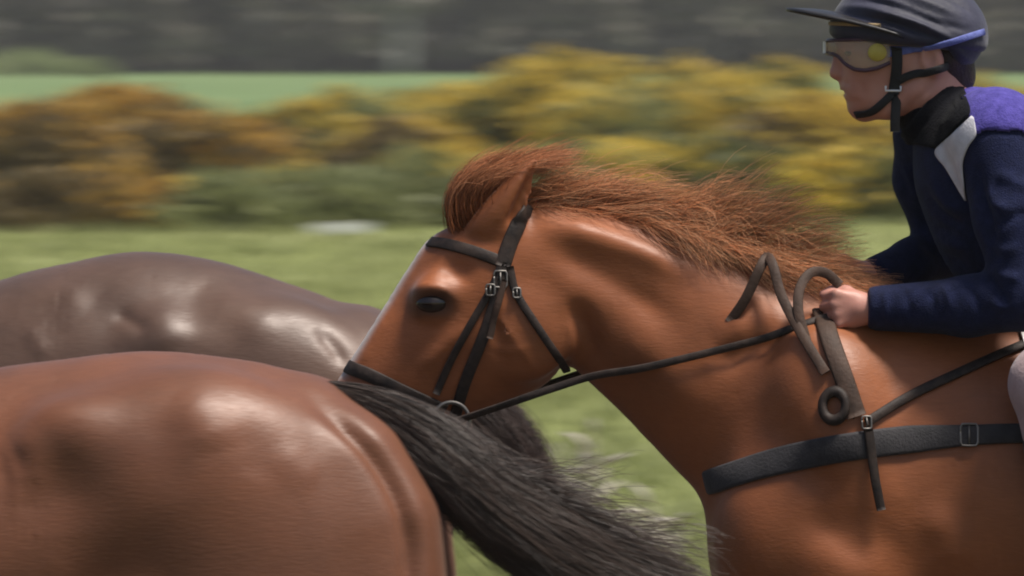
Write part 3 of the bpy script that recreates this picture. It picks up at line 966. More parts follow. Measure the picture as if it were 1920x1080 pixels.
NEAR_Y, FAR_Y = -1.30, 1.35
pose1 = ([(1.57, 1.0), (1.36, 0.70), (1.20, 0.36), (1.14, 0.25)], [(1.60, 1.0), (1.45, 0.60), (1.47, 0.22), (1.44, 0.09)],
         [(2.50, 0.98), (2.78, 0.62), (2.66, 0.24), (2.60, 0.09)], [(2.48, 0.98), (2.86, 0.66), (2.92, 0.30), (2.96, 0.18)])
near, Vn, Fn, xfn = bay('glossy bay horse nearest the camera, seen from its quarters with dark tail', (0.150, 0.056, 0.026), (0.02, 0.014, 0.012), M['coat_bay'],
    NEAR_Y, -3.066 + U0, 0.0, -4,
    [(1.42, 1.36, 1.00, 0.15), (1.55, 1.49, 0.88, 0.20), (1.70, 1.54, 0.82, 0.225), (1.92, 1.50, 0.78, 0.25), (2.12, 1.48, 0.79, 0.27),
     (2.26, 1.495, 0.85, 0.27), (2.44, 1.515, 0.92, 0.25), (2.58, 1.505, 1.0, 0.21), (2.68, 1.485, 1.05, 0.16), (2.76, 1.44, 1.1, 0.09)],
    [([(540, 705), (588, 750), (640, 790), (700, 855), (745, 930), (768, 1010), (772, 1080), (770, 1180), (765, 1260)], 16, -0.019),      # groove before the buttock muscle
     ([(620, 745), (700, 812), (765, 890), (798, 970), (805, 1060), (800, 1180)], 24, 0.006),
     ([(330, 740), (380, 790), (400, 850)], 44, 0.006),
     ([(450, 790), (480, 850), (470, 900)], 36, -0.0025),
     ([(520, 830), (560, 880), (600, 900)], 34, 0.004),
     ([(300, 760), (310, 850), (340, 940)], 44, -0.003),
     ([(20, 800), (60, 860), (50, 950)], 32, 0.008), ([(60, 780), (120, 870), (130, 1000)], 50, -0.004),
     ([(0, 820), (30, 900), (25, 980)], 12, 0.003)], 0.0085, pose1)
pose2 = ([(1.57, 1.0), (1.50, 0.60), (1.66, 0.34), (1.74, 0.27)], [(1.60, 1.0), (1.40, 0.64), (1.22, 0.34), (1.16, 0.24)],
         [(2.50, 0.98), (2.66, 0.58), (2.46, 0.22), (2.42, 0.09)], [(2.48, 0.98), (2.76, 0.60), (2.62, 0.24), (2.56, 0.12)])
farh, Vf, Ff, xff = bay('dark brown bay horse behind the nearest one, only its back and croup showing', (0.090, 0.050, 0.033), (0.015, 0.012, 0.011), M['coat_dark_bay'],
    FAR_Y, -3.04 + U0, 0.065, -5,
    [(1.42, 1.36, 1.00, 0.15), (1.55, 1.49, 0.88, 0.20), (1.70, 1.54, 0.82, 0.225), (1.88, 1.455, 0.78, 0.25), (2.05, 1.49, 0.79, 0.27),
     (2.24, 1.525, 0.85, 0.27), (2.40, 1.51, 0.92, 0.25), (2.55, 1.465, 1.0, 0.21), (2.66, 1.425, 1.05, 0.16), (2.74, 1.38, 1.1, 0.09)],
    [([(20, 540), (100, 548), (135, 560), (100, 600)], 28, 0.005), ([(150, 540), (200, 580), (240, 620)], 42, -0.006),
     ([(230, 590), (262, 612)], 14, -0.006), ([(300, 560), (310, 610), (330, 660)], 38, 0.005),
     ([(360, 600), (350, 650)], 36, -0.005), ([(380, 540), (460, 590), (520, 640)], 40, 0.008),
     ([(590, 612), (625, 650), (650, 690)], 14, -0.007), ([(50, 610), (70, 640), (85, 680)], 20, 0.005)], 0.0095, pose2, -0.055)
# ------------------------------------------------------------------ mane, forelock, tails
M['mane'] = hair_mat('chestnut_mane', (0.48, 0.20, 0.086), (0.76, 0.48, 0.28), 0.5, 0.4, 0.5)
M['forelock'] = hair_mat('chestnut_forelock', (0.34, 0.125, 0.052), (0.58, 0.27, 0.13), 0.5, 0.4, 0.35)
M['tail_bay'] = hair_mat('brown_black_tail', (0.034, 0.021, 0.016), (0.066, 0.042, 0.032), 0.42, 0.5, 0.08)
M['tail_dark'] = hair_mat('dark_tail', (0.045, 0.028, 0.023), (0.07, 0.047, 0.04), 0.45, 0.5, 0.08)

def bez(A, k):
    t = np.linspace(0, 1, k)[None, :, None]
    a, b, c, d = [q[:, None, :] for q in A]
    return a * (1 - t) ** 3 + 3 * b * t * (1 - t) ** 2 + 3 * c * t * t * (1 - t) + d * t ** 3

def clump(pts, n_cl, amount):
    """draws strands toward the nearest of a few leaders, more at the tip"""
    n, k, _ = pts.shape
    lead = pts[rng.integers(0, n, n_cl)]
    d = ((pts[:, None, 0, :] - lead[None, :, 0, :]) ** 2).sum(-1)
    j = d.argmin(1)
    t = np.linspace(0, 1, k)[None, :, None] ** 1.3
    return pts + (lead[j] - pts) * t * amount * rng.uniform(0.3, 1.0, (n, 1, 1))

def px3(Q, y):
    """side-plane px (n,2) with offsets y (n,) -> points"""
    return np.stack([(Q[:, 0] - 960) / 1000.0, y, 2.11 - Q[:, 1] / 1000.0], 1)

# crest line of the neck, found on the body itself
cr_u = np.linspace(965, 1640, 60); cr_z = []
for u in cr_u:
    h_ = bv_ch.ray_cast(Vector(((u - 960) / 1000, 0, 2.5)), Vector((0, 0, -1)))
    cr_z.append(h_[0].z)
cr_y = 2110 - np.array(cr_z) * 1000

def mane(n, seed):
    g = np.random.default_rng(seed)
    u = g.uniform(962, 1630, n)
    keep_ = ~((u < 1240) & (g.random(n) < 0.5)); u = u[keep_]; n = len(u); v = np.interp(u, cr_u, cr_y)
    kx = [1000, 1100, 1200, 1280, 1380, 1450, 1540, 1630]
    tx = np.interp(u, kx, [130, 150, 150, 160, 170, 150, 110, 70])
    ty = np.interp(u, kx, [-50, -56, -58, -105, -112, -85, -22, 5])
    s = g.uniform(0.35, 1.15, n); rot = g.normal(size=n) * 0.24
    fall = g.random(n) < np.interp(u, [1000, 1150, 1250, 1400, 1500, 1630], [0.05, 0.1, 0.42, 0.5, 0.45, 0.3])
    ex = (tx * np.cos(rot) - ty * np.sin(rot)) * s; ey = (tx * np.sin(rot) + ty * np.cos(rot)) * s
    ex = np.where(fall, g.uniform(20, 150, n), ex); ey = np.where(fall, g.uniform(-20, 75, n), ey)
    y0 = g.normal(size=n) * 0.012 - 0.004
    y0 = np.where(fall, -np.abs(y0) - 0.012, y0)
    r = np.stack([u, v + 6 + np.where(fall, 8, 0)], 1)
    lift = np.where(fall, g.uniform(-32, -10, n), g.uniform(-60, -25, n))
    c1 = r + np.stack([ex * 0.10, lift * np.interp(u, [1000, 1300, 1630], [0.8, 1.1, 0.5])], 1)
    c2 = r + np.stack([ex * 0.55, ey * 0.85 + np.where(fall, -12, -6)], 1)
    e = r + np.stack([ex, ey], 1)
    dy = np.where(fall, -g.uniform(0.03, 0.075, n), g.normal(size=n) * 0.025)
    pts = bez([px3(r, y0), px3(c1, y0 + dy * .4), px3(c2, y0 + dy * .9), px3(e, y0 + dy)], 9)
    pts = clump(pts, n // 75, 0.75)
    pts += smooth_noise(n, 9, 0.0065, seed + 1)
    rad = (0.00058 * np.linspace(1, 0.30, 9))[None, :] * g.uniform(0.7, 1.3, (n, 1))
    return pts, rad
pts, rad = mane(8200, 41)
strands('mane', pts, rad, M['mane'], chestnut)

def forelock(n, seed):
    g = np.random.default_rng(seed)
    a = g.random(n); L = lambda p, q: np.stack([p[0] + (q[0] - p[0]) * a, p[1] + (q[1] - p[1]) * a], 1)
    j = lambda s: g.normal(size=(n, 2)) * s
    r = L((852, 432), (955, 386)) + j(6)
    c1 = L((818, 375), (938, 335)) + j(9)
    c2 = L((850, 312), (985, 292)) + j(12)
    e = L((948, 300), (1110, 290)) + j(24)
    y = g.normal(size=n) * 0.024
    yy = y * 1.5 + g.normal(size=n) * 0.01
    pts = bez([px3(r, y), px3(c1, yy), px3(c2, yy), px3(e, yy * 0.8)], 10)
    end = g.uniform(0.62, 1.0, n)
    # shorten some
    t = np.linspace(0, 1, 10)
    q = np.empty_like(pts)
    for i in range(3):
        for m_ in range(n): q[m_, :, i] = np.interp(t * end[m_], t, pts[m_, :, i])
    q = clump(q, n // 40, 0.7) + smooth_noise(n, 10, 0.006, seed + 1)
    return q, (0.00068 * np.linspace(1, 0.35, 10))[None, :] * g.uniform(0.7, 1.3, (n, 1))
pts, rad = forelock(3800, 51)
strands('forelock', pts, rad, M['forelock'], chestnut)

def tail(G, Y, radp, rady, n, seed, k=12, rootspan=0.28, rad0=0.00075, noise_a=0.02, cl=70, upward=0.0):
    """G: px guide of the tail's middle; radp / rady: half spread in the side plane and across"""
    g = np.random.default_rng(seed)
    Yv = np.asarray(Y, float) if not np.isscalar(Y) else np.full(len(G), Y)
    C = crom(np.array([P(q[0], q[1], yv) for q, yv in zip(G, Yv)]), 80)
    Rp = np.interp(np.linspace(0, 1, 80), np.linspace(0, 1, len(radp)), radp); Ry = np.interp(np.linspace(0, 1, 80), np.linspace(0, 1, len(rady)), rady)
    T = np.gradient(C, axis=0); T /= np.linalg.norm(T, axis=1)[:, None]
    S = np.cross(T, [0, -1.0, 0]); S /= np.linalg.norm(S, axis=1)[:, None]
    if S[10, 2] < 0: S = -S
    ang = g.random(n) * 6.283; rr = np.sqrt(g.random(n)) ** 0.8
    a, b = np.cos(ang) * rr, np.sin(ang) * rr
    t0 = g.random(n) ** 1.3 * rootspan; t1 = np.clip(t0 + g.uniform(0.55, 0.95, n), 0, 1)
    tt = t0[:, None] + (t1 - t0)[:, None] * np.linspace(0, 1, k)[None, :]
    ix = tt * 79; i0 = np.clip(ix.astype(int), 0, 78); fr = (ix - i0)[..., None]
    pick = lambda A: A[i0] * (1 - fr) + A[i0 + 1] * fr
    grow = np.clip(np.linspace(0.75, 1.6, k), 0, 1)[None, :, None]
    pts = pick(C) + pick(S) * (a[:, None, None] * pick(Rp[:, None]) * grow) + np.array([0, 1.0, 0]) * (b[:, None, None] * pick(Ry[:, None]) * grow)
    if upward: pts[:, :, 2] += upward * (np.linspace(0, 1, k)[None, :] ** 2) * np.clip(a, 0, 1)[:, None]
    pts = clump(pts, n // cl, 0.55) + smooth_noise(n, k, noise_a, seed + 1)
    return pts, (rad0 * np.linspace(1, 0.35, k))[None, :] * g.uniform(0.7, 1.3, (n, 1)), C

GN = [(578, 722), (664, 750), (752, 800), (836, 862), (932, 950), (1032, 1024), (1140, 1090), (1280, 1150)]
pts, rad, Cn = tail(GN, [-1.30, -1.30, -1.31, -1.33, -1.34, -1.34, -1.32, -1.30], [0.012, 0.030, 0.046, 0.054, 0.058, 0.062, 0.068, 0.075], [0.012, 0.030, 0.042, 0.05, 0.056, 0.06, 0.07, 0.08], 14000, 61)
# flyaway hairs off the upper edge
g = np.random.default_rng(66); nf = 260
r = np.stack([g.uniform(900, 1160, nf), np.zeros(nf)], 1); r[:, 1] = np.interp(r[:, 0], [760, 870, 1000, 1100, 1200], [760, 830, 905, 970, 1045])
e = np.stack([r[:, 0] + g.uniform(80, 270, nf), r[:, 1] + g.uniform(-20, 150, nf)], 1)
c1 = r + np.stack([g.uniform(40, 90, nf), g.uniform(15, 55, nf)], 1); c2 = (r + e) / 2 + np.stack([g.uniform(20, 80, nf), g.uniform(-50, 20, nf)], 1)
to3 = lambda Q: np.array([P(q[0], q[1], -1.33 + 0.04 * math.sin(i)) for i, q in enumerate(Q)])
fp = bez([to3(r), to3(c1), to3(c2), to3(e)], 12) + smooth_noise(nf, 12, 0.012, 67)
fp = clump(fp, 24, 0.8)
pts = np.concatenate([pts, fp]); rad = np.concatenate([rad, (0.0009 * np.linspace(1, 0.4, 12))[None, :] * np.ones((nf, 1))])
tail_o = strands('tail', pts, rad, M['tail_bay'], near)
b = Buf(); tube(Cn[:40], np.interp(np.arange(40), [0, 8, 20, 39], [0.006, 0.018, 0.024, 0.008]), b, 12)
o = obj('dock', *b.get(), M['tail_bay'], tail_o); set_attr(o, 'rnd', np.full(len(o.data.vertices), 0.3)); set_attr(o, 'along', np.zeros(len(o.data.vertices)))

GF = [(668, 606), (745, 650), (835, 725), (905, 790), (955, 850), (985, 930), (1000, 1020)]
pts, rad, Cf = tail(GF, FAR_Y, [0.015, 0.04, 0.06, 0.068, 0.07, 0.07, 0.06], [0.015, 0.035, 0.05, 0.06, 0.06, 0.06, 0.06], 3000, 71, noise_a=0.018, rad0=0.001)
tail_f = strands('tail', pts, rad, M['tail_dark'], farh)
b = Buf(); tube(Cf[:40], np.interp(np.arange(40), [0, 8, 20, 39], [0.008, 0.022, 0.026, 0.012]), b, 12)
o = obj('dock', *b.get(), M['tail_dark'], tail_f); set_attr(o, 'rnd', np.full(len(o.data.vertices), 0.3)); set_attr(o, 'along', np.zeros(len(o.data.vertices)))

# ------------------------------------------------------------------ tack of the chestnut
def piece(name, parent, mat, pts, width, thick=0.004, lift=0.002, n=24, mirror=True, wrap=False):
    C, N, b = strap([bv_ch], pts, width, thick, lift, n, None, False)
    if wrap:                                                   # one band round the front, both sides
        wd = np.broadcast_to(np.asarray(width, float), (n,))
        Cw = np.concatenate([C[::-1] * [1, -1, 1], C]); Nw = np.concatenate([N[::-1] * [1, -1, 1], N])
        for _ in range(2):
            Cw[n - 4:n + 4] = (Cw[n - 5:n + 3] + 2 * Cw[n - 4:n + 4] + Cw[n - 3:n + 5]) / 4; Nw[n - 4:n + 4] = (Nw[n - 5:n + 3] + 2 * Nw[n - 4:n + 4] + Nw[n - 3:n + 5]) / 4
        Nw /= np.linalg.norm(Nw, axis=1)[:, None]
        b3 = Buf(); strip(Cw, Nw, np.concatenate([wd[::-1], wd]), thick, b3)
        return obj(name, *b3.get(), mat, parent), C, N
    if mirror:
        C2, N2 = C.copy(), N.copy(); C2[:, 1] *= -1; N2[:, 1] *= -1
        b2 = Buf(); strip(C2, N2, width, thick, b2); obj(name, *b2.get(), mat, parent)
    return obj(name, *b.get(), mat, parent), C, N

def buckle(parent, at, nrm, R=0.012, r=0.0025, name='buckle', mat='steel'):
    b = Buf(); t = np.cross(nrm, [0, 0, 1.0]); t /= np.linalg.norm(t); v = np.cross(t, nrm)
    c = at + nrm * 0.006
    loop = [c + t * R * x + v * R * 1.25 * z for x, z in ((1, 0), (1, .7), (.8, 1), (0, 1.02), (-.8, 1), (-1, .7), (-1, 0), (-1, -.7), (-.8, -1), (0, -1.02), (.8, -1), (1, -.7), (1, 0), (1, .3))]
    tube(np.array(loop), r * 0.8, b, 6)
    tube(np.array([c - v * R * 1.1, c + nrm * 0.003, c + v * R * 1.1]), r * 0.6, b, 6)
    return obj(name, *b.get(), M[mat], parent)

bridle = empty('bridle', P(940, 500), 'dark leather bridle worn on the chestnut horse head', 'bridle')
bridle.location = (0, 0, 0)
piece('browband', bridle, M['leather'], [(806, 455), (834, 458), (885, 471), (938, 490)], 0.022, wrap=True)
piece('headpiece', bridle, M['leather'], [(985, 392), (972, 418), (957, 452), (942, 500)], 0.030, 0.005)
cp, C, N = piece('cheekpiece', bridle, M['leather'], [(942, 492), (932, 555), (903, 640), (872, 715), (852, 782)], 0.022, 0.005)
buckle(cp, C[3], N[3], 0.012)
cp2, C, N = piece('noseband_strap', bridle, M['leather'], [(940, 494), (922, 540), (880, 612), (845, 675), (818, 738)], 0.014, 0.004, 0.003)
buckle(cp2, C[6], N[6], 0.008)
piece('strap_end', bridle, M['leather_brown'], [(945, 525), (932, 580), (917, 634)], 0.013, 0.003, 0.007)
tl, C, N = piece('throatlatch', bridle, M['leather'], [(955, 500), (966, 548), (1000, 602), (1036, 656), (1062, 692)], 0.015, 0.004, 0.004)
buckle(tl, C[6], N[6], 0.007)
piece('noseband', bridle, M['leather'], [(652, 688), (692, 703), (755, 733), (834, 768)], 0.026, 0.005, wrap=True)
bt = P(846, 788, -0.062)
b = Buf()
for sg in (-1, 1): ring(np.array([bt[0], sg * 0.066, bt[2]]), (0, 1, 0), 0.034, 0.004, b, 24, 8)
tube(np.array([[bt[0], -0.066, bt[2]], [bt[0] - 0.01, 0, bt[2] - 0.004], [bt[0], 0.066, bt[2]]]), 0.006, b)
obj('bit', *b.get(), M['steel'], bridle)

reins = empty('reins', (0, 0, 0), 'dark leather reins running from the bit to the rider hands', 'reins')
# near rein: through the air under the jaw, then over the side of the neck
rp = [(852, 790), (950, 757), (1050, 724), (1118, 703), (1200, 691), (1300, 668), (1400, 643), (1480, 622), (1560, 592)]
ry = [-0.072, -0.078, -0.085, -0.098]
C, N = [], []
for i, (px, py) in enumerate(crom(rp, 60)):
    h_ = cast(bv_ch, px, py); yy = np.interp(px, [852, 950, 1050, 1118, 1560], [-0.072, -0.08, -0.088, -0.10, -0.135])
    p = P(px, py, yy)
    if h_ is not None and h_[0][1] - 0.006 < yy: p = h_[0] + h_[1] * 0.005
    C.append(p); N.append(np.array([0, -1, 0.15]) if h_ is None else (h_[1] + np.array([0, -1, 0])) / 2)
C, N = np.array(C), np.array(N)
for _ in range(6):
    C[1:-1] = (C[:-2] + 2 * C[1:-1] + C[2:]) / 4; N[1:-1] = (N[:-2] + 2 * N[1:-1] + N[2:]) / 4
N /= np.linalg.norm(N, axis=1)[:, None]
b = Buf(); strip(C, N, 0.0145, 0.004, b); obj('rein', *b.get(), M['leather'], reins)
b = Buf(); C2, N2 = C.copy(), N.copy(); C2[:, 1] *= -1; N2[:, 1] *= -1; strip(C2, N2, 0.0145, 0.004, b); obj('rein', *b.get(), M['leather'], reins)
def free_strap(name, pts3, width, mat, parent, thick=0.004, nrm=(0, -1, 0.1)):
    C = crom(np.array(pts3), 30); b = Buf(); strip(C, np.tile(np.array(nrm, float) / np.linalg.norm(nrm), (30, 1)), width, thick, b)
    return obj(name, *b.get(), mat, parent)
free_strap('rein_loop', [P(1368, 604, -0.105), P(1398, 560, -0.115), (P(1424, 505, -0.115)), P(1438, 482, -0.10), P(1450, 500, -0.125), P(1466, 556, -0.15), P(1502, 625, -0.185), P(1548, 700, -0.225)], 0.019, M['leather_brown'], reins)
free_strap('rein_loop', [P(1512, 640, -0.185), P(1497, 585, -0.17), P(1500, 540, -0.15), P(1520, 512, -0.13), P(1548, 512, -0.12), P(1575, 535, -0.12)], 0.019, M['leather_brown'], reins)

bp = empty('breastplate', (0, 0, 0), 'slate coloured breast girth and neck strap across the chestnut horse chest', 'harness')
o_, C, N = piece('neck_strap', bp, M['leather_brown'], [(1540, 585), (1556, 640), (1582, 710), (1606, 782)], 0.036, 0.006, 0.004, mirror=False)
o_, C, N = piece('breast_girth', bp, M['webbing'], [(1324, 906), (1360, 896), (1450, 868), (1560, 843), (1680, 827), (1830, 816), (1960, 812), (2080, 806)], np.interp(np.linspace(0, 1, 48), [0, 0.2, 0.6, 0.7, 1], [0.044, 0.052, 0.052, 0.038, 0.034]), 0.006, 0.003, 48, wrap=True)
i_ = int(np.argmin(np.abs(C[:, 0] - (1815 - 960) / 1000 * 0.98)))
buckle(o_, C[i_], N[i_], 0.016, 0.003)
o2, C, N = piece('shoulder_strap', bp, M['leather'], [(1622, 793), (1700, 746), (1800, 700), (1900, 656), (1990, 620)], 0.018, 0.005, 0.004)
buckle(o2, C[0], N[0], 0.009)
hs, C, N = piece('hanging_strap', bp, M['leather'], [(1625, 806), (1632, 850), (1641, 905), (1652, 955)], 0.017, 0.004, 0.010, mirror=False)
h_ = cast(bv_ch, 1566, 762)
b = Buf(); ring(h_[0] + h_[1] * 0.010, h_[1], 0.022, 0.009, b, 28, 8, 1.2)
obj('ring', *b.get(), M['leather'], bp)
b = Buf(); strip(np.array([h_[0] + h_[1] * 0.008 + np.array([0.014 + t * 0.026, 0, -0.004 - t * 0.012]) for t in np.linspace(0, 1, 7)]), np.tile(h_[1], (7, 1)), 0.018, 0.006, b)
obj('strap_keeper', *b.get(), M['leather'], bp)

# saddle and cloth, laid over the back
M['cloth_white'] = plain('white_saddle_cloth', (0.62, 0.60, 0.60), (0.76, 0.74, 0.74), 30, 0.85, 0.5, 150, sheen=0.2)
def drape(x0, x1, th, lift, mat, name, parent, nx=26, nt=40, thick=0.008):
    V = []
    for i in range(nx + 1):
        for j in range(nt + 1):
            t = math.radians(th * (2 * j / nt - 1)); x = x0(abs(t)) + (x1(abs(t)) - x0(abs(t))) * i / nx
            d = Vector((0, math.sin(t), math.cos(t)))
            h_ = bv_ch.ray_cast(Vector((x, 0, 1.2)), d); p = np.array(h_[0]); q = np.array(d)
            V.append(p + q * lift)
    n = len(V); V = np.array(V); V = np.concatenate([V, V * 1.0])
    c = np.array([0, 0, 1.2]); out = V[:n] * [0, 1, 1] - c; out /= np.linalg.norm(out, axis=1)[:, None]; V[n:] = V[:n] + out * thick
    q = lambda i, j: i * (nt + 1) + j
    F = []
    for i in range(nx):
        for j in range(nt):
            F.append((q(i, j), q(i, j + 1), q(i + 1, j + 1), q(i + 1, j))); F.append(tuple(n + k_ for k_ in (q(i + 1, j), q(i + 1, j + 1), q(i, j + 1), q(i, j))))
    for i in range(nx):
        for j in (0, nt): F.append((q(i, j), q(i + 1, j), n + q(i + 1, j), n + q(i, j)))
    for j in range(nt):
        for i in (0, nx): F.append((q(i, j), q(i, j + 1), n + q(i, j + 1), n + q(i, j)))
    return obj(name, V, F, mat, parent)
sc_o = drape(lambda t: 0.925 + 0.05 * t, lambda t: 1.44, 92, 0.004, M['cloth_white'], 'saddle_cloth', None)
tag(sc_o, 'white saddle cloth under the rider on the chestnut horse back', 'saddle cloth')
saddle = empty('saddle', (0, 0, 0), 'small dark racing saddle under the rider', 'saddle')
drape(lambda t: 1.02 + 0.02 * t, lambda t: 1.30 - 0.05 * t, 80, 0.018, M['leather'], 'flap', saddle)
f = Field((0.95, -0.2, 1.46), (1.5, 0.2, 1.75), 0.01)
f.loft([(1.02, 1.60), (1.10, 1.615), (1.22, 1.585), (1.34, 1.60), (1.42, 1.625)], [(1.02, 1.53), (1.10, 1.53), (1.22, 1.52), (1.34, 1.52), (1.42, 1.53)], [0.06, 0.09, 0.12, 0.14, 0.12], 0.05, 0.02)
obj('seat', *f.mesh(2), M['leather'], saddle)
# ------------------------------------------------------------------ the rider
def skin_mat():
    m, n, l, b = new_mat('rider_skin')
    f_ = noise(n, l, 14, 5, 0.6)
    c = ramp(n, l, f_, [(0.3, (0.44, 0.195, 0.15)), (0.7, (0.54, 0.265, 0.205))])
    l.new(c, b.inputs['Base Color'])
    b.inputs['Roughness'].default_value = 0.5
    b.inputs['Subsurface Weight'].default_value = 0.15
    b.inputs['Subsurface Radius'].default_value = (0.01, 0.004, 0.002)
    bump(n, l, b, noise(n, l, 220, 3, 0.6), 0.12, 0.002)
    return m
M['skin'] = skin_mat()
M['navy'] = plain('navy_knit', (0.007, 0.010, 0.034), (0.015, 0.020, 0.062), 60, 0.9, 0.7, 320, spec=0.15, sheen=0.05)
M['violet'] = plain('violet_fleece', (0.048, 0.038, 0.20), (0.095, 0.075, 0.34), 70, 0.95, 0.6, 260, spec=0.15, sheen=0.1)
M['panel'] = plain('grey_white_panel', (0.52, 0.50, 0.54), (0.66, 0.64, 0.68), 40, 0.7, 0.3, 200)
M['black_knit'] = plain('black_knit', (0.004, 0.004, 0.006), (0.009, 0.009, 0.012), 60, 0.95, 0.6, 200, spec=0.12, sheen=0.03)
M['silk'] = plain('black_blue_silk', (0.010, 0.011, 0.022), (0.030, 0.030, 0.058), 9, 0.62, 0.6, 30, spec=0.4, sheen=0.15)
M['peak'] = plain('black_peak', (0.014, 0.013, 0.014), (0.026, 0.024, 0.026), 20, 0.4, 0.15, 80)
M['tan'] = plain('tan_binding', (0.28, 0.19, 0.09), (0.38, 0.27, 0.14), 30, 0.7, 0.3, 120)
M['strap_black'] = plain('black_webbing', (0.008, 0.008, 0.009), (0.016, 0.016, 0.017), 60, 0.75, 0.4, 220)
M['strap_blue'] = plain('blue_elastic', (0.07, 0.09, 0.30), (0.13, 0.16, 0.46), 60, 0.7, 0.4, 220, sheen=0.2)
M['frame'] = plain('plum_frame', (0.05, 0.022, 0.035), (0.09, 0.04, 0.06), 30, 0.35)
M['yellow_dot'] = plain('yellow_plastic', (0.42, 0.33, 0.05), (0.55, 0.44, 0.09), 30, 0.5)
M['breeches'] = plain('pale_breeches', (0.34, 0.24, 0.24), (0.46, 0.33, 0.33), 25, 0.8, 0.4, 180, sheen=0.2)
M['boot'] = plain('grey_black_boot', (0.030, 0.028, 0.034), (0.07, 0.065, 0.075), 15, 0.42, 0.2, 60)
M['hair_brown'] = plain('short_brown_hair', (0.018, 0.010, 0.007), (0.05, 0.028, 0.018), 90, 0.6, 0.8, 180, stretch=(1, 1, 0.2))
def lens_mat():
    m, n, l, b = new_mat('tan_goggle_lens')
    b.inputs['Base Color'].default_value = (0.70, 0.58, 0.46, 1); b.inputs['Roughness'].default_value = 0.14
    tr = n.new('ShaderNodeBsdfTransparent'); tr.inputs['Color'].default_value = (0.98, 0.93, 0.85, 1)
    mx = n.new('ShaderNodeMixShader'); mx.inputs[0].default_value = 0.26
    l.new(tr.outputs[0], mx.inputs[1]); l.new(b.outputs[0], mx.inputs[2])
    l.new(mx.outputs[0], n['Material Output'].inputs['Surface'])
    return m
M['lens'] = lens_mat()

def R3(px, py, y): p = P(px, py); return np.array([p[0], y, p[2]])

# body: one continuous figure, the clothed parts kept slim under the clothes
f = Field((0.52, -0.36, 0.80), (1.50, 0.36, 2.20), 0.0048)
f.ell(R3(1706, 58, 0), (0.104, 0.076, 0.104), None, 0.02)                        # skull
f.ell(R3(1648, 108, 0), (0.076, 0.064, 0.090), None, 0.03)                       # face
f.ell(R3(1690, 120, 0), (0.070, 0.066, 0.070), None, 0.03)
for sg in (-1, 1):
    f.limb([R3(1738, 128, sg * 0.058), R3(1722, 172, sg * 0.053), R3(1665, 198, sg * 0.036), R3(1622, 203, sg * 0.010)], [0.020, 0.021, 0.019, 0.020], 0.03)
    f.ell(R3(1622, 122, sg * 0.040), (0.030, 0.024, 0.024), None, 0.025)          # cheekbone
    f.ell(R3(1625, 165, sg * 0.030), (0.034, 0.026, 0.034), None, 0.03)           # cheek
    f.ell(R3(1585, 98, sg * 0.033), (0.022, 0.020, 0.015), None, 0.010, sub=True)  # eye socket
    f.ell(R3(1598, 99, sg * 0.032), (0.014, 0.014, 0.013), None, 0.004)           # eyeball under lids
    f.ell(R3(1585, 140, sg * 0.011), (0.012, 0.008, 0.009), None, 0.006)          # nostril wing
    f.ell(R3(1742, 111, sg * 0.080), (0.022, 0.014, 0.034), [[math.cos(.2), 0, math.sin(.2)], [0, 1, 0], [-math.sin(.2), 0, math.cos(.2)]], 0.006)
    f.ell(R3(1736, 109, sg * 0.096), (0.013, 0.012, 0.021), None, 0.005, sub=True)
f.ell(R3(1612, 200, 0), (0.021, 0.022, 0.018), None, 0.015)                      # chin
f.ell(R3(1588, 76, 0), (0.022, 0.050, 0.014), None, 0.02)                        # brow
f.limb([R3(1583, 92, 0), R3(1574, 115, 0), R3(1568, 136, 0)], [0.010, 0.011, 0.0135], 0.010)
f.ell(R3(1600, 160, 0), (0.022, 0.030, 0.020), None, 0.02)
f.ell(R3(1590, 166, 0), (0.013, 0.022, 0.0075), None, 0.006)                      # lips
f.ell(R3(1595, 180, 0), (0.012, 0.019, 0.0075), None, 0.006)
f.ell(R3(1582, 173, 0), (0.012, 0.024, 0.0028), None, 0.003, sub=True)
f.limb([R3(1735, 130, 0), R3(1755, 190, 0), R3(1800, 265, 0)], [0.062, 0.056, 0.062], 0.03)
f.limb([R3(1820, 275, 0), R3(1960, 350, 0), R3(2230, 470, 0)], [0.09, 0.10, 0.11], 0.04)
# arms
NA = [R3(1850, 262, -0.175), R3(1905, 543, -0.235), R3(1628, 574, -0.135)]
FA_ = [R3(1765, 262, 0.175), R3(1785, 470, 0.215), R3(1632, 522, 0.085)]
for A in (NA, FA_):
    f.limb([R3(1840, 280, 0), A[0]], [0.08, 0.055], 0.03)
    f.limb(A, [0.050, 0.038, 0.026], 0.02)
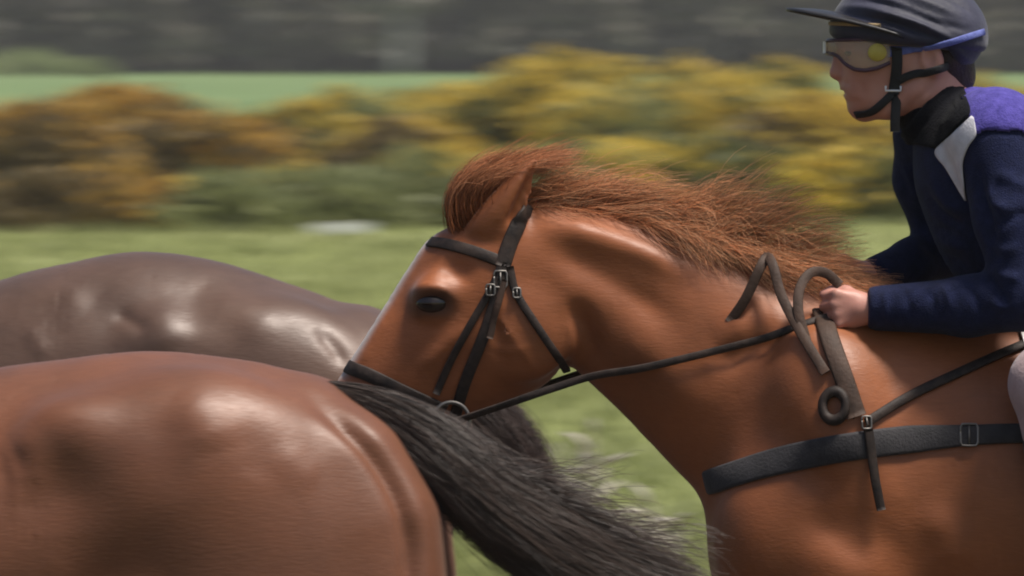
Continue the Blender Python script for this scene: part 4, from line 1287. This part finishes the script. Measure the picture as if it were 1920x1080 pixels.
# legs
NK, FK = R3(1957, 705, -0.285), R3(1957, 705, 0.285)
for sg in (-1, 1):
    hip = R3(2230, 500, sg * 0.10); kn = R3(1957, 705, sg * 0.29); an = R3(2045, 1080, sg * 0.30); toe = R3(1925, 1140, sg * 0.32)
    f.limb([hip, kn, an], [0.085, 0.052, 0.034], 0.03); f.limb([an, toe], [0.034, 0.026], 0.02)
def hand(W, sg, dx, dy):
    """a fist closed on the reins, back of the hand outward, thumb on top; sg -1 = the near hand"""
    o = lambda px, py, y: R3(px + dx, py + dy, W + sg * y)
    f.limb([o(1628, 574, 0.0), o(1606, 574, 0.002)], [0.027, 0.024], 0.012)
    f.ell(o(1590, 574, 0.003), (0.036, 0.017, 0.036), None, 0.014)                # palm
    for q, (ky, r_) in enumerate(((547, 0.0094), (566, 0.0098), (585, 0.0094), (603, 0.0084))):
        k0 = (1590 + q * 3, 568 + (ky - 574) * 0.55, 0.004)
        k1 = (1557 + abs(q - 1) * 4, ky - 2, 0.012)                               # knuckle
        k2 = (1539 + abs(q - 1) * 5, ky + 4, -0.014)
        k3 = (1551 + abs(q - 1) * 4, ky + 9, -0.036)
        k4 = (1574 + q, ky + 8, -0.034)
        f.limb([o(*k0), o(*k1)], [0.012, r_ * 1.12], 0.008)
        f.limb([o(*k1), o(*k2), o(*k3), o(*k4)], [r_ * 1.05, r_, r_ * 0.95, r_ * 0.8], 0.002)
    f.limb([o(1606, 556, -0.008), o(1580, 543, -0.018), o(1556, 541, -0.022), o(1538, 547, -0.022)], [0.014, 0.0125, 0.0105, 0.0085], 0.007)
hand(-0.135, -1, 0, 0)
hand(0.085, 1, 4, -52)
Vb, Fb = f.mesh(2)
Vb = sculpt(Vb, Fb, [([(1575, 150), (1588, 157)], 5, -0.003), ([(1598, 190), (1606, 192)], 6, -0.003), ([(1600, 148), (1618, 165), (1616, 182)], 6, -0.002),
                     ([(1700, 205), (1735, 175), (1752, 150)], 7, -0.003)])
person = obj('person', Vb, Fb, M['skin'])
tag(person, 'rider in navy top, dark helmet and goggles crouching over the chestnut horse neck', 'person')
bv_b = bvh_of(Vb, Fb)

# eyes behind the goggles
b = Buf()
for sg in (-1, 1):
    c = R3(1594, 99, sg * 0.034); e = Buf()
    a = np.linspace(0, math.pi, 9); bb = np.arange(14) * 2 * math.pi / 14
    V = np.array([[c[0] + 0.0125 * math.sin(i) * math.cos(j), c[1] + 0.0125 * math.sin(i) * math.sin(j), c[2] + 0.0075 * math.cos(i)] for i in a for j in bb])
    obj('eye', V, [(i * 14 + j, i * 14 + (j + 1) % 14, (i + 1) * 14 + (j + 1) % 14, (i + 1) * 14 + j) for i in range(8) for j in range(14)], M['eye'], person)

# short hair under the helmet at the nape
f = Field((0.74, -0.10, 1.92), (0.92, 0.10, 2.09), 0.006)
f.ell(R3(1772, 100, 0), (0.052, 0.070, 0.052), None, 0.01)
f.limb([R3(1775, 120, 0), R3(1790, 142, 0)], [0.055, 0.040], 0.02)
obj('hair', *f.mesh(2), M['hair_brown'], person)

# roll neck
f = Field((0.66, -0.13, 1.76), (0.94, 0.13, 2.02), 0.005)
f.loft([xz(1772, 150), xz(1800, 158), xz(1828, 190), xz(1850, 230)], [xz(1688, 238), xz(1700, 262), xz(1728, 290), xz(1752, 330)], [0.068, 0.074, 0.088, 0.10], 0.022, 0.01, 0.008)
Vr, Fr = f.mesh(2)
Vr = sculpt(Vr, Fr, [([(1700, 245), (1780, 165)], 5, 0.003), ([(1715, 262), (1800, 180)], 4, -0.003), ([(1728, 280), (1770, 235)], 4, 0.002)])
obj('roll_neck', Vr, Fr, M['black_knit'], person)

# jersey
f = Field((0.60, -0.36, 1.36), (1.42, 0.36, 2.02), 0.0065)
f.loft([xz(1812, 172), xz(1862, 172), xz(1975, 196), xz(2110, 240), xz(2290, 330)],
       [xz(1728, 300), xz(1735, 395), xz(1815, 545), xz(1985, 600), xz(2210, 640)], [0.095, 0.155, 0.17, 0.165, 0.165], 0.05, 0.03)
f.ell(R3(1852, 238, -0.150), (0.085, 0.075, 0.072), None, 0.03); f.ell(R3(1770, 250, 0.150), (0.075, 0.075, 0.070), None, 0.03)
f.limb([R3(1858, 262, -0.178), R3(1882, 400, -0.215), R3(1908, 540, -0.238)], [0.082, 0.070, 0.062], 0.025)
f.limb([R3(1908, 545, -0.238), R3(1800, 566, -0.20), R3(1640, 572, -0.14)], [0.064, 0.054, 0.042], 0.02)
f.limb([R3(1762, 265, 0.178), R3(1752, 340, 0.20), R3(1790, 470, 0.218)], [0.078, 0.062, 0.056], 0.025)
f.limb([R3(1790, 472, 0.218), R3(1720, 498, 0.16), R3(1650, 516, 0.095)], [0.056, 0.044, 0.034], 0.02)
for A in ((NA[1], NA[2], 0), (FA_[1], FA_[2], 0)):
    d = A[1] - A[0]; d /= np.linalg.norm(d)
f.cut(R3(1619, 574, -0.135), (-1, 0, 0.0))
Vj, Fj = f.mesh(2)
Vj = sculpt(Vj, Fj, [
    ([(1720, 400), (1760, 430), (1800, 440)], 10, -0.008), ([(1722, 425), (1770, 455), (1830, 470)], 9, 0.006), ([(1725, 450), (1760, 478), (1820, 500)], 9, -0.008),
    ([(1830, 300), (1850, 400), (1870, 500)], 12, -0.012), ([(1840, 520), (1870, 540), (1900, 590)], 9, -0.007), ([(1860, 500), (1890, 520), (1920, 520)], 9, 0.006),
    ([(1800, 530), (1830, 560), (1840, 600)], 8, -0.005), ([(1760, 525), (1780, 560), (1790, 600)], 8, 0.004), ([(1690, 535), (1705, 575), (1700, 600)], 7, -0.004),
    ([(1655, 535), (1662, 575), (1660, 605)], 6, 0.004), ([(1880, 330), (1920, 350)], 10, 0.006), ([(1875, 420), (1915, 400)], 9, -0.006),
    ([(1735, 330), (1775, 380), (1820, 400)], 12, 0.007), ([(1730, 350), (1765, 400), (1815, 425)], 9, -0.008), ([(1850, 560), (1880, 575), (1915, 570)], 8, 0.006), ([(1740, 540), (1750, 570), (1745, 600)], 8, -0.005), ([(1840, 330), (1862, 380), (1905, 395)], 10, 0.007), ([(1845, 450), (1880, 470), (1915, 460)], 9, 0.006), ([(1690, 300), (1712, 340), (1722, 390)], 9, 0.006),
    ([(1826, 262), (1860, 246), (1920, 252)], 5, -0.004)], both=False)
jersey = obj('jersey', Vj, Fj, M['navy'], person)
jersey['label'] = 'navy knit riding top with violet shoulders'
bv_j = bvh_of(Vj, Fj)

def patch_on(bvhs, outline_l, outline_r, nu, nv, lift, mat, name, parent, thick=0.002):
    """a cloth panel sewn on: filled between two outlines, laid on the body"""
    A, B = crom(np.array(outline_l, float), nv), crom(np.array(outline_r, float), nv)
    V, ok = [], []
    last = None
    for i in range(nv):
        for j in range(nu):
            q = A[i] + (B[i] - A[i]) * j / (nu - 1); hh = [x for x in (cast(bb_, *q) for bb_ in bvhs) if x]; h_ = min(hh, key=lambda t: t[0][1]) if hh else None
            if h_ is None: p = P(q[0], q[1], last[1] if last is not None else 0) ; nn = np.array([0, -1.0, 0])
            else: p, nn = h_; last = p
            V.append(p + nn * lift)
    F = [(i * nu + j, (i + 1) * nu + j, (i + 1) * nu + j + 1, i * nu + j + 1) for i in range(nv - 1) for j in range(nu - 1)]
    o = obj(name, V, F, mat, parent)
    s_ = o.modifiers.new('thickness', 'SOLIDIFY'); s_.thickness = thick; s_.offset = 1
    return o
bv_r = bvh_of(Vr, Fr)
patch_on([bv_j, bv_r], [(1770, 158), (1742, 190), (1708, 232), (1694, 250), (1704, 266)], [(1800, 160), (1814, 185), (1821, 216), (1792, 246), (1757, 280)], 14, 24, 0.004, M['black_knit'], 'collar_bib', jersey, 0.003)
pn = patch_on([bv_j], [(1824, 219), (1790, 250), (1756, 284), (1775, 315), (1796, 350), (1811, 374)], [(1828, 222), (1832, 252), (1818, 275), (1808, 305), (1810, 340), (1814, 375)], 12, 30, 0.003, M['panel'], 'shoulder_panel', jersey)
# violet yoke over the shoulders: the jersey's own upper faces lifted as a second layer
Nj = normals(Vj, Fj); Q = proj(Vj)
lim = np.interp(Q[:, 0], [1790, 1812, 1826, 1850, 1900, 1960, 2400], [150, 205, 262, 246, 248, 258, 420])
top = (Q[:, 1] < lim) & (Vj[:, 1] < 0.02)
lim2 = np.interp(Q[:, 0], [1790, 1826, 1900, 2400], [150, 235, 236, 400])
top |= (Q[:, 1] < lim2) & (Vj[:, 1] >= 0.02) & (Nj[:, 2] > 0.2)
fm = top[Fj].all(1); used = np.unique(Fj[fm]); mp = np.full(len(Vj), -1); mp[used] = np.arange(len(used))
yk = obj('yoke', (Vj + Nj * 0.0025)[used], mp[Fj[fm]], M['violet'], jersey)
s_ = yk.modifiers.new('thickness', 'SOLIDIFY'); s_.thickness = 0.002; s_.offset = 1

# breeches and boots
f = Field((0.86, -0.42, 1.02), (1.50, 0.42, 1.80), 0.009)
f.loft([xz(2130, 330), xz(2250, 340), xz(2360, 420)], [xz(2080, 560), xz(2200, 640), xz(2330, 640)], [0.15, 0.18, 0.16], 0.06, 0.03)
for sg in (-1, 1):
    f.limb([R3(2250, 520, sg * 0.11), R3(2100, 610, sg * 0.22), R3(1948, 705, sg * 0.29), R3(1962, 790, sg * 0.295), R3(1975, 850, sg * 0.295)], [0.125, 0.098, 0.074, 0.062, 0.060], 0.03)
Vp, Fp = f.mesh(2)
obj('breeches', Vp, Fp, M['breeches'], person)
for sg in (-1, 1):
    f = Field((0.86, sg * 0.31 - 0.10, 0.86), (1.22, sg * 0.31 + 0.10, 1.34), 0.008)
    f.limb([R3(1964, 812, sg * 0.295), R3(2010, 930, sg * 0.30), R3(2045, 1085, sg * 0.30)], [0.070, 0.064, 0.046], 0.02)
    f.limb([R3(2060, 1120, sg * 0.30), R3(2000, 1135, sg * 0.31), R3(1930, 1145, sg * 0.32)], [0.042, 0.044, 0.036], 0.03)
    f.cut(R3(1978, 800, 0), (0, 0, 1))
    obj('boot', *f.mesh(2), M['boot'], person)

# helmet with its silk, peak and harness
f = Field((0.55, -0.16, 1.95), (0.92, 0.16, 2.22), 0.005)
f.ell(R3(1700, 66, 0), (0.146, 0.108, 0.118), None, 0.01)
f.ell(R3(1775, 72, 0), (0.070, 0.090, 0.075), None, 0.03)
f.cut(R3(1690, 86, 0), (-0.10, 0, -1.0), 0.02)
f2 = R3(1835, 128, 0)
Vh, Fh = f.mesh(2)
Vh2 = Vh
# lower nape of the helmet
f = Field((0.70, -0.16, 1.93), (0.92, 0.16, 2.22), 0.005)
f.ell(R3(1752, 70, 0), (0.094, 0.100, 0.078), None, 0.01)
f.ell(R3(1700, 118, 0), (0.096, 0.13, 0.090), None, 0.02, sub=True)
Vk, Fk = f.mesh(2)
folds = [([(1580, -10), (1660, 0), (1740, 30), (1800, 58)], 5, 0.006), ([(1620, 20), (1700, 38), (1780, 72)], 5, 0.005), ([(1610, 28), (1690, 47), (1770, 80)], 5, -0.006), ([(1560, 10), (1640, 18), (1720, 45), (1790, 70)], 6, 0.006), ([(1600, -5), (1690, 12), (1770, 45), (1830, 60)], 6, -0.006), ([(1570, 25), (1650, 38), (1740, 66)], 5, -0.004),
         ([(1660, -20), (1740, 5), (1810, 35)], 7, 0.004), ([(1690, 30), (1760, 62), (1800, 78)], 4, 0.0035), ([(1720, -25), (1790, 0), (1835, 35)], 6, -0.004),
         ([(1790, 85), (1810, 110), (1830, 118)], 5, 0.003), ([(1640, 40), (1690, 60), (1720, 78)], 4, 0.003)]
Vh = sculpt(Vh, Fh, folds); Vk = sculpt(Vk, Fk, folds)
helmet = obj('helmet', Vh, Fh, M['silk'], person)
helmet['label'] = 'dark skull cap under a creased black and blue silk'
obj('nape_guard', Vk, Fk, M['silk'], helmet)
# peak: a thin crescent brim
def brim(l0, l1, z_mid, drop, out, thick, mat, name, parent, half=78):
    V, F = [], []; nu, nv = 29, 6
    c = R3(1700, 50, 0)
    for layer in (0, 1):
        for i in range(nu):
            a = math.radians(half * (2 * i / (nu - 1) - 1))
            e = max(math.cos(a), 0.0) ** 0.75
            for j in range(nv):
                t = j / (nv - 1)
                r_x, r_y = 0.138 + out * e * t, 0.104 + out * 0.28 * e * t
                z = z_mid - drop * (1 - math.cos(a)) + 0.016 * t * e - 0.010 * t * t * e
                V.append((c[0] - r_x * math.cos(a), r_y * math.sin(a), z + layer * thick))
    n = nu * nv
    q = lambda l_, i, j: l_ * n + i * nv + j
    for i in range(nu - 1):
        for j in range(nv - 1):
            F.append((q(0, i, j), q(0, i + 1, j), q(0, i + 1, j + 1), q(0, i, j + 1))); F.append((q(1, i, j), q(1, i, j + 1), q(1, i + 1, j + 1), q(1, i + 1, j)))
        for j in (0, nv - 1): F.append((q(0, i, j), q(0, i + 1, j), q(1, i + 1, j), q(1, i, j)))
    for j in range(nv - 1):
        for i in (0, nu - 1): F.append((q(0, i, j), q(0, i, j + 1), q(1, i, j + 1), q(1, i, j)))
    return obj(name, V, F, mat, parent)
zpk = P(1550, 27)[2]
brim(0, 1, zpk, 0.050, 0.088, 0.006, M['peak'], 'peak', helmet, 86)
cx_ = R3(1700, 0, 0)[0]; A_ = np.radians(np.linspace(-68, 68, 41)); b = Buf()
strip(np.array([(cx_ - 0.1435 * math.cos(a), 0.1065 * math.sin(a), P(0, 44 + 6 * (1 - math.cos(a)))[2]) for a in A_]), np.array([(-math.cos(a), math.sin(a), 0) for a in A_]), 0.007, 0.003, b)
obj('binding', *b.get(), M['tan'], helmet)

# goggles
goggles_c = R3(1642, 0, 0)[0]
A_ = np.radians(np.linspace(-104, 104, 45))
ztop = lambda a: P(0, 77 + 3 * abs(a) ** 2 * 0.0 - 3 * abs(math.sin(a)), 0)[2]
def zbot(a):
    return P(0, np.interp(abs(math.degrees(a)), [0, 28, 38, 50, 62, 75, 90, 104], [100, 101, 106, 121, 130, 132, 127, 117]), 0)[2]
def gpt(a, z, grow=0.0): return np.array([goggles_c - (0.090 + grow) * math.cos(a), (0.079 + grow) * math.sin(a), z])
V, F = [], []
for a in A_:
    for j in range(7): V.append(gpt(a, ztop(a) + (zbot(a) - ztop(a)) * j / 6, 0.003 * math.sin(math.pi * j / 6)))
F = [(i * 7 + j, i * 7 + j + 1, (i + 1) * 7 + j + 1, (i + 1) * 7 + j) for i in range(44) for j in range(6)]
gog = obj('goggles', V, F, M['lens'], person)
s_ = gog.modifiers.new('thickness', 'SOLIDIFY'); s_.thickness = 0.002
gog['label'] = 'clear tan goggles with plum frame'
b = Buf(); tube([gpt(a, ztop(a), 0.001) for a in A_], 0.0035, b, 8); obj('frame', *b.get(), M['frame'], gog)
b = Buf(); tube([gpt(a, zbot(a), 0.001) for a in A_], 0.0038, b, 8); obj('frame', *b.get(), M['frame'], gog)
A2 = np.radians(np.linspace(-16, 16, 9)); b = Buf()
strip(np.array([gpt(0, ztop(0) + (zbot(0) - ztop(0)) * t, 0.004) for t in np.linspace(0.02, 0.98, 9)]), np.tile([-1.0, 0, 0], (9, 1)), 0.040, 0.004, b); obj('lens_edge_glare', *b.get(), M['white_plastic_and_glare'], gog)  # reflection on the lens edge, put in as a white strip
for sg in (-1, 1):
    c = gpt(sg * math.radians(-89), P(0, 98)[2], 0.005); nr = np.array([0.02, -1.0 * sg, 0.0])
    V = [c + nr * 0.003] + [c + np.array([math.cos(t) * 0.0175, 0, math.sin(t) * 0.0165]) for t in np.arange(20) * 2 * math.pi / 20] + [c + nr * 0.003 + np.array([math.cos(t) * 0.015, 0, math.sin(t) * 0.014]) for t in np.arange(20) * 2 * math.pi / 20]
    F = [(1 + i, 1 + (i + 1) % 20, 21 + (i + 1) % 20, 21 + i) for i in range(20)] + [(0, 21 + i, 21 + i + 1, 21 + (i + 2) % 20) for i in range(0, 20, 2)]
    obj('vent_disc', V, F, M['yellow_dot'], gog)
bvs_head = [bv_b, bvh_of(Vh, Fh), bvh_of(Vk, Fk)]
def worn(name, pts, wd, mat, parent, lift=0.002, thick=0.003, n=26, mirror=True, bvs=None):
    C, N, b = strap(bvs or bvs_head, pts, wd, thick, lift, n, None, False)
    o = obj(name, *b.get(), mat, parent)
    if mirror:
        C2, N2 = C.copy(), N.copy(); C2[:, 1] *= -1; N2[:, 1] *= -1
        b = Buf(); strip(C2, N2, wd, thick, b); obj(name, *b.get(), mat, parent)
    return o, C, N
worn('goggle_strap', [(1664, 97), (1700, 94), (1745, 87), (1790, 76), (1842, 60)], np.interp(np.linspace(0, 1, 26), [0, 0.3, 1], [0.022, 0.013, 0.012]), M['strap_blue'], gog, 0.003, 0.003)
harness = empty('chin_harness', (0, 0, 0), None, None); harness.parent = person
worn('side_strap', [(1681, 84), (1682, 115), (1679, 150), (1676, 178)], 0.020, M['strap_black'], harness, 0.004)
worn('chin_strap', [(1674, 176), (1655, 194), (1634, 208), (1606, 213)], 0.015, M['strap_black'], harness, 0.004)
worn('rear_strap', [(1686, 150), (1712, 140), (1740, 134), (1772, 124)], 0.015, M['strap_black'], harness, 0.005)
free_strap('loose_end', [R3(1677, 172, -0.062), R3(1676, 200, -0.066), R3(1674, 225, -0.068), R3(1674, 246, -0.066)], 0.018, M['strap_black'], harness, 0.003)
h_ = cast(bv_b, 1677, 168); b = Buf(); c = h_[0] + h_[1] * 0.010
tube(np.array([c + [-0.014, 0, 0.006], c + [-0.014, -0.001, -0.003], c + [0.0, -0.001, -0.003], c + [0.014, -0.001, -0.003], c + [0.014, 0, 0.006]]), 0.0022, b, 6)
obj('buckle', *b.get(), M['white_plastic_and_glare'], harness)
